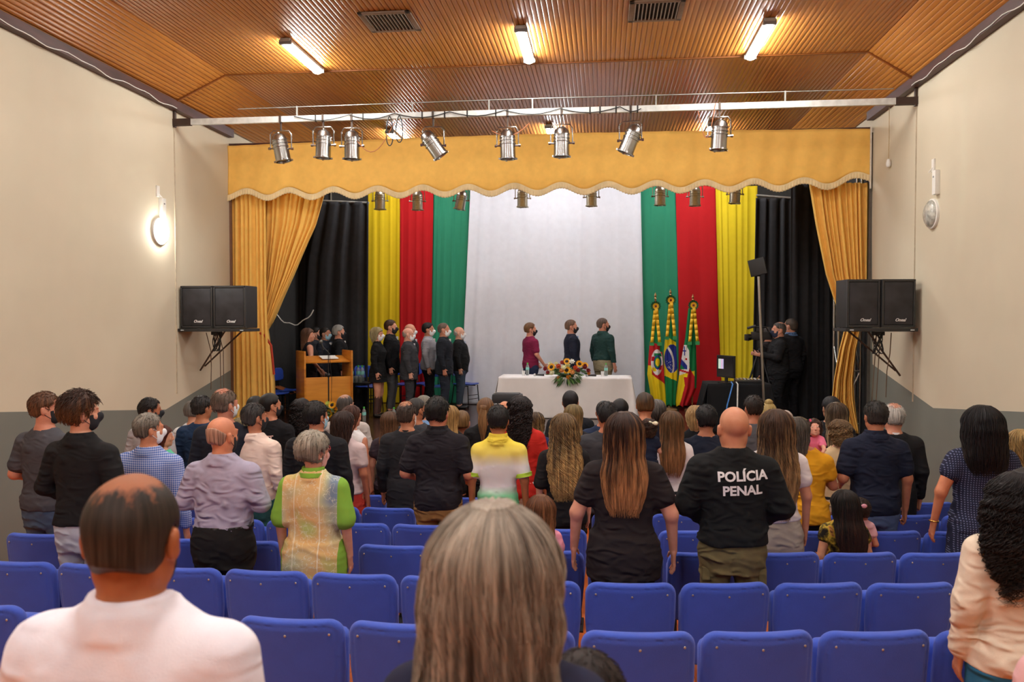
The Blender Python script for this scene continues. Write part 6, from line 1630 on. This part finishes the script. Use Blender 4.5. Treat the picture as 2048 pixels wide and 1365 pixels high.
P_(1536, 806, 9.8, 'woman with a blonde topknot', sex='f', skinc=FAIR, hair=('up', 0, 1, 1), bun=(0, -.04, .13), hc=('a89058', 'c8b078'), topc=C('3a3a40'), bot=KN)
P_(1570, 820, 9.3, 'older man with sparse white hair over a pink scalp', skinc='d8a898', hair=('short', 0, 1, .25), hc=('cfc2bc', 'c4b4ae'), topc=C('30303a'), bot=KN, sleeve=1.9)
P_(1598, 836, 9.0, 'person with wavy sandy hair, left of the toddler in pink', sex='f', skinc=FAIR, hair=('curly', .1, 1, 1), hc=('6a5a3c', '8a7650'), topc=C('5a4a40'), bot=KN)
P_(1672, 806, 9.0, 'woman with long highlighted hair and a pale headband, before the right golden curtain', sex='f', skinc=FAIR, hair=('long', .42, 1.15, .3), hc=('4a3a2c', 'b09874'), topc=C('1c1c1e'), bot=KN)
r, _, sc = PEOPLE[-1]; m = MB(); m.tube([(.1*sc*math.cos(a), -.02, 1.628*sc+.02+.105*sc*math.sin(a)) for a in np.linspace(-.2, PI+.2, 20)], .009, 6); m.build('headband', plain('d8d0b8', .6), r)
P_(1661, 794, 9.9, 'man in a dark cap, behind the woman with the headband', hy=10, skinc='b9886c', hair=('short', 0, 1, 1.1), hc=('18181c', '222226'), topc=C('1c1c20'), bot=KN, sleeve=1.9)

# ---- on the stage
BS = plain('0f0f10', .35)
def S_(px, top, Y, label, **k):
    d = dict(stage=True, yaw=-88, shoes=BS, mask=MW, sleeve=1.93, eyes=True, skinc='d39a80', hs=1.12); d.update(k); d['g'] = d.get('g', 1.0)*1.2; return person(px, top, Y, label, **d)
SU = dict(coat=True, hem=.72, inner=WN)
S_(618, 657, 14.55, 'woman speaking at the lectern, long light brown hair, black sleeveless dress', sex='f', hair=('long', .3, 1.1, .3), hc=('5c3f2e', '7f5c44'), topc=C('1a181c'), bot=C('1a181c'), skirt='dress', sleeve=0, mask=None, yaw=-60, hy=-20, arms=('table', 'table'))
S_(634, 655, 15.65, 'man hidden behind the woman at the lectern, only forehead and lapel showing', hair=('short', 0, 1, 1), hc=('181614', '201c1a'), topc=C('2a2a30'), bot=C('2a2a30'), mask=MK, **SU)
S_(652, 655, 15.2, 'man in a dark suit with a light blue mask behind the lectern', hair=('short', 0, 1, .8), hc=('1a1816', '26221e'), topc=C('20242e'), bot=C('20242e'), mask=MB_, yaw=-100, skinc='b98468', **SU)
S_(679, 651, 15.15, 'grey-haired man in a black suit with a dark mask, right behind the lectern', g=1.05, hair=('short', 0, 1, 1.2), hc=('8a8a86', 'a8a8a2'), topc=C('17181b'), bot=C('17181b'), mask=MK, yaw=-70, **SU)
S_(756, 655, 14.55, 'blonde woman in a short black dress, black tights and heels on the stage', sex='f', hair=('long', .17, 1.15, .2), hc=('9c8c64', 'c8bc94'), topc=C('161618'), bot=C('161618'), skirt='mini', te=.012)
r, _, sc = PEOPLE[-1]; F = Field((-.25, -.2, .03), (.25, .25, .7), .012); base_body(F, dict(sex='f', g=.92, wr={}, arms=('down', 'down')), .009, arms=False, torso=False); finish('tights', F, sc, plain('4a302a', .6), r)
S_(783, 640, 15.1, 'tall man in a black jacket, grey trousers and black mask beside the blonde woman', g=.95, hair=('short', 0, 1, .8), hc=('3a2418', '4e3222'), topc=C('18181b'), bot=C('55565a'), mask=MK, coat=True, hem=.76, inner=C('c8c8c8'))
S_(822, 648, 15.9, 'bald man mostly hidden behind the man in the grey suit with glasses', hair=('fringe', 0, 1, .2), hc=('a8887a', 'a8887a'), topc=C('26282e'), bot=C('26282e'), **SU)
S_(818, 656, 14.8, 'bald man with glasses and white mask in a dark grey suit', g=1.08, belly=.04, hair=('fringe', 0, 1, .3), hc=('a89488', 'a8988c'), topc=C('3a3b40'), bot=C('3a3b40'), yaw=-80, tie=plain('15151a', .5), skinc='d8a48e', **SU)
S_(858, 646, 15.6, 'dark-haired man in a light grey blazer and black trousers', g=.98, hair=('short', 0, 1, 1), hc=('151314', '1e1a1a'), topc=C('96969c'), bot=C('18181c'), coat=True, hem=.82, inner=WN, skinc='bd8468')
S_(889, 646, 15.2, 'man in a dark navy suit between the light grey blazer and the stout man', g=1.05, hair=('short', 0, 1, .35), hc=('6a5a50', '75665c'), topc=C('20242c'), bot=C('2a303c'), coat=True, hem=.76, inner=WN, skinc='c98a70')
S_(920, 654, 16.1, 'stout man in a black jacket and jeans at the right end of the standing group', g=1.08, belly=.06, hair=('fringe', 0, 1, .5), hc=('a09a92', 'b0aaa2'), topc=C('1a1c1e'), bot=C('3f4c5c'), coat=True, hem=.82, inner=C('b0b8d0'), skinc='d8a890')
S_(1062, 646, 15.95, 'youth in a maroon T-shirt with a black mask behind the long table', g=.92, hair=('short', 0, 1, .9), hc=('6a4a30', '7d5a3c'), topc=C('7a1f42'), bot=C('2a3450'), sleeve=.7, mask=MK, hy=-15, yaw=-60, skinc='d89c84', arms=('table', 'table'), hem=.84)
S_(1144, 640, 15.95, 'man in a navy suit and light blue shirt behind the flowers on the long table', g=.98, hair=('short', 0, 1, .7), hc=('6a5040', '7a6050'), topc=C('1c2030'), bot=C('1c2030'), mask=MK, coat=True, hem=.78, inner=C('8fb0e0'), yaw=-75, hy=-12, skinc='d39880')
S_(1207, 636, 15.95, 'balding man in a dark green shirt and khaki trousers behind the long table', g=1.0, hair=('short', 0, 1, .3), hc=('5c4a42', '6c5a50'), topc=C('1f3a38'), bot=C('8f866c'), collar=True, mask=MK, yaw=-50, hy=-25, skinc='cf9078', hem=.96)
S_(1534, 655, 14.75, 'man in a dark suit behind the video camera, mostly hidden by the cameraman', hair=('short', 0, 1, .6), hc=('2a2422', '342c28'), topc=C('1c1c20'), bot=C('1c1c20'), mask=MK, yaw=70, **SU)
S_(1556, 645, 14.15, 'cameraman in a black shirt with thin greying hair and navy mask, hand on the tripod', g=1.1, belly=.03, hair=('balding', 0, 1, .6), hc=('3a3634', '6a645e'), topc=C('1c1d20'), bot=C('1b1c20'), mask=plain('222a44', .8), yaw=88, hy=10, arms=('high', 'high'), collar=True, skinc='cf957c')
S_(1580, 637, 14.45, 'man in a dark jacket over a blue collar, seen from behind, right of the cameraman', g=1.0, hair=('short', 0, 1, .35), hc=('3c342e', '54483e'), topc=C('222226'), bot=C('1a1a1e'), collar=C('5a7aa8'), yaw=35, hy=15, eyes=False, skinc='cf957c')

# ================================================================== chairs: drop those nothing in the view shows, describe the rest
bpy.context.view_layer.update()
dg = bpy.context.evaluated_depsgraph_get()
def seen(o):
    M = o.matrix_world; names = {c.name for c in o.children}; n = 0
    for u in np.linspace(-.24, .24, 9):
        for v in (.80, .76, .7, .6, .5):
            p = M @ Vector((u, -.13*(v-.45)+.675*u*u-.06, v)); d = p-_C
            cc = Vector((d.dot(_R), d.dot(_U), d.dot(_F)))
            px, py = 1024+FPX*cc.x/cc.z, 682.5-FPX*cc.y/cc.z
            if not (0 <= px <= 2048 and 0 <= py <= 1365): continue
            h, loc, _, _, ob, _ = SC.ray_cast(dg, _C+d.normalized()*.3, d.normalized(), distance=d.length+.3)
            if h and ob and ob.name in names: n += 1
    return n
vis = [(n, x, o) for n, x, o in CHAIRS if seen(o) > 0]
keep = {o.name for _, _, o in vis}
for n, x, o in CHAIRS:
    if o.name not in keep:
        for c in list(o.children): bpy.data.objects.remove(c)
        bpy.data.objects.remove(o)
ordn = ['', 'first', 'second', 'third', 'fourth', 'fifth', 'sixth', 'seventh', 'eighth', 'ninth', 'tenth', 'eleventh', 'twelfth', 'thirteenth', 'fourteenth', 'fifteenth', 'sixteenth', 'seventeenth']
rown = ['', 'nearest row', 'second row from the camera', 'third row from the camera', 'fourth row from the camera', 'fifth row from the camera', 'sixth row from the camera', 'seventh row from the camera', 'row nearest the stage']
for n in range(1, 9):
    row = sorted([(x, o) for m_, x, o in vis if m_ == n], key=lambda a: a[0])
    for i, (x, o) in enumerate(row):
        k = len(row)
        if i == 0: s = 'leftmost one showing'
        elif i == k-1: s = 'rightmost one showing'
        elif i < k/2: s = '%s showing from the left' % ordn[i+1]
        else: s = '%s showing from the right' % ordn[k-i]
        o['label'] = 'blue padded chair in the %s, %s' % (rown[n], s)
SUBS = {'lens': 'can', 'filter_clip': 'can', 'socket_cap': 'can', 'screw': 'backrest', 'screen_bar': 'screen', 'rosette_centre': 'rosette', 'collar_stripe': 'collar', 'logo': 'grille', 'button': 'case', 'lens_hood': 'lens',
        'microphone_head': 'microphone_handle', 'hair_bow': 'hair', 'hair_clip': 'hair', 'headband': 'hair', 'cargo_pocket': 'trousers', 'lettering': 'shirt', 'cap': 'bottle_body', 'bottle_label': 'bottle_body', 'sticker': 'board', 'belt': 'trousers', 'tie': 'coat'}
for o in [q for q in SC.objects if q.parent and q.parent.parent is None]:
    w = SUBS.get(o.name.split('.')[0])
    if not w: continue
    for s_ in o.parent.children:
        if s_ is not o and s_.name.split('.')[0] == w and s_.matrix_basis == Matrix.Identity(4): o.parent = s_; break
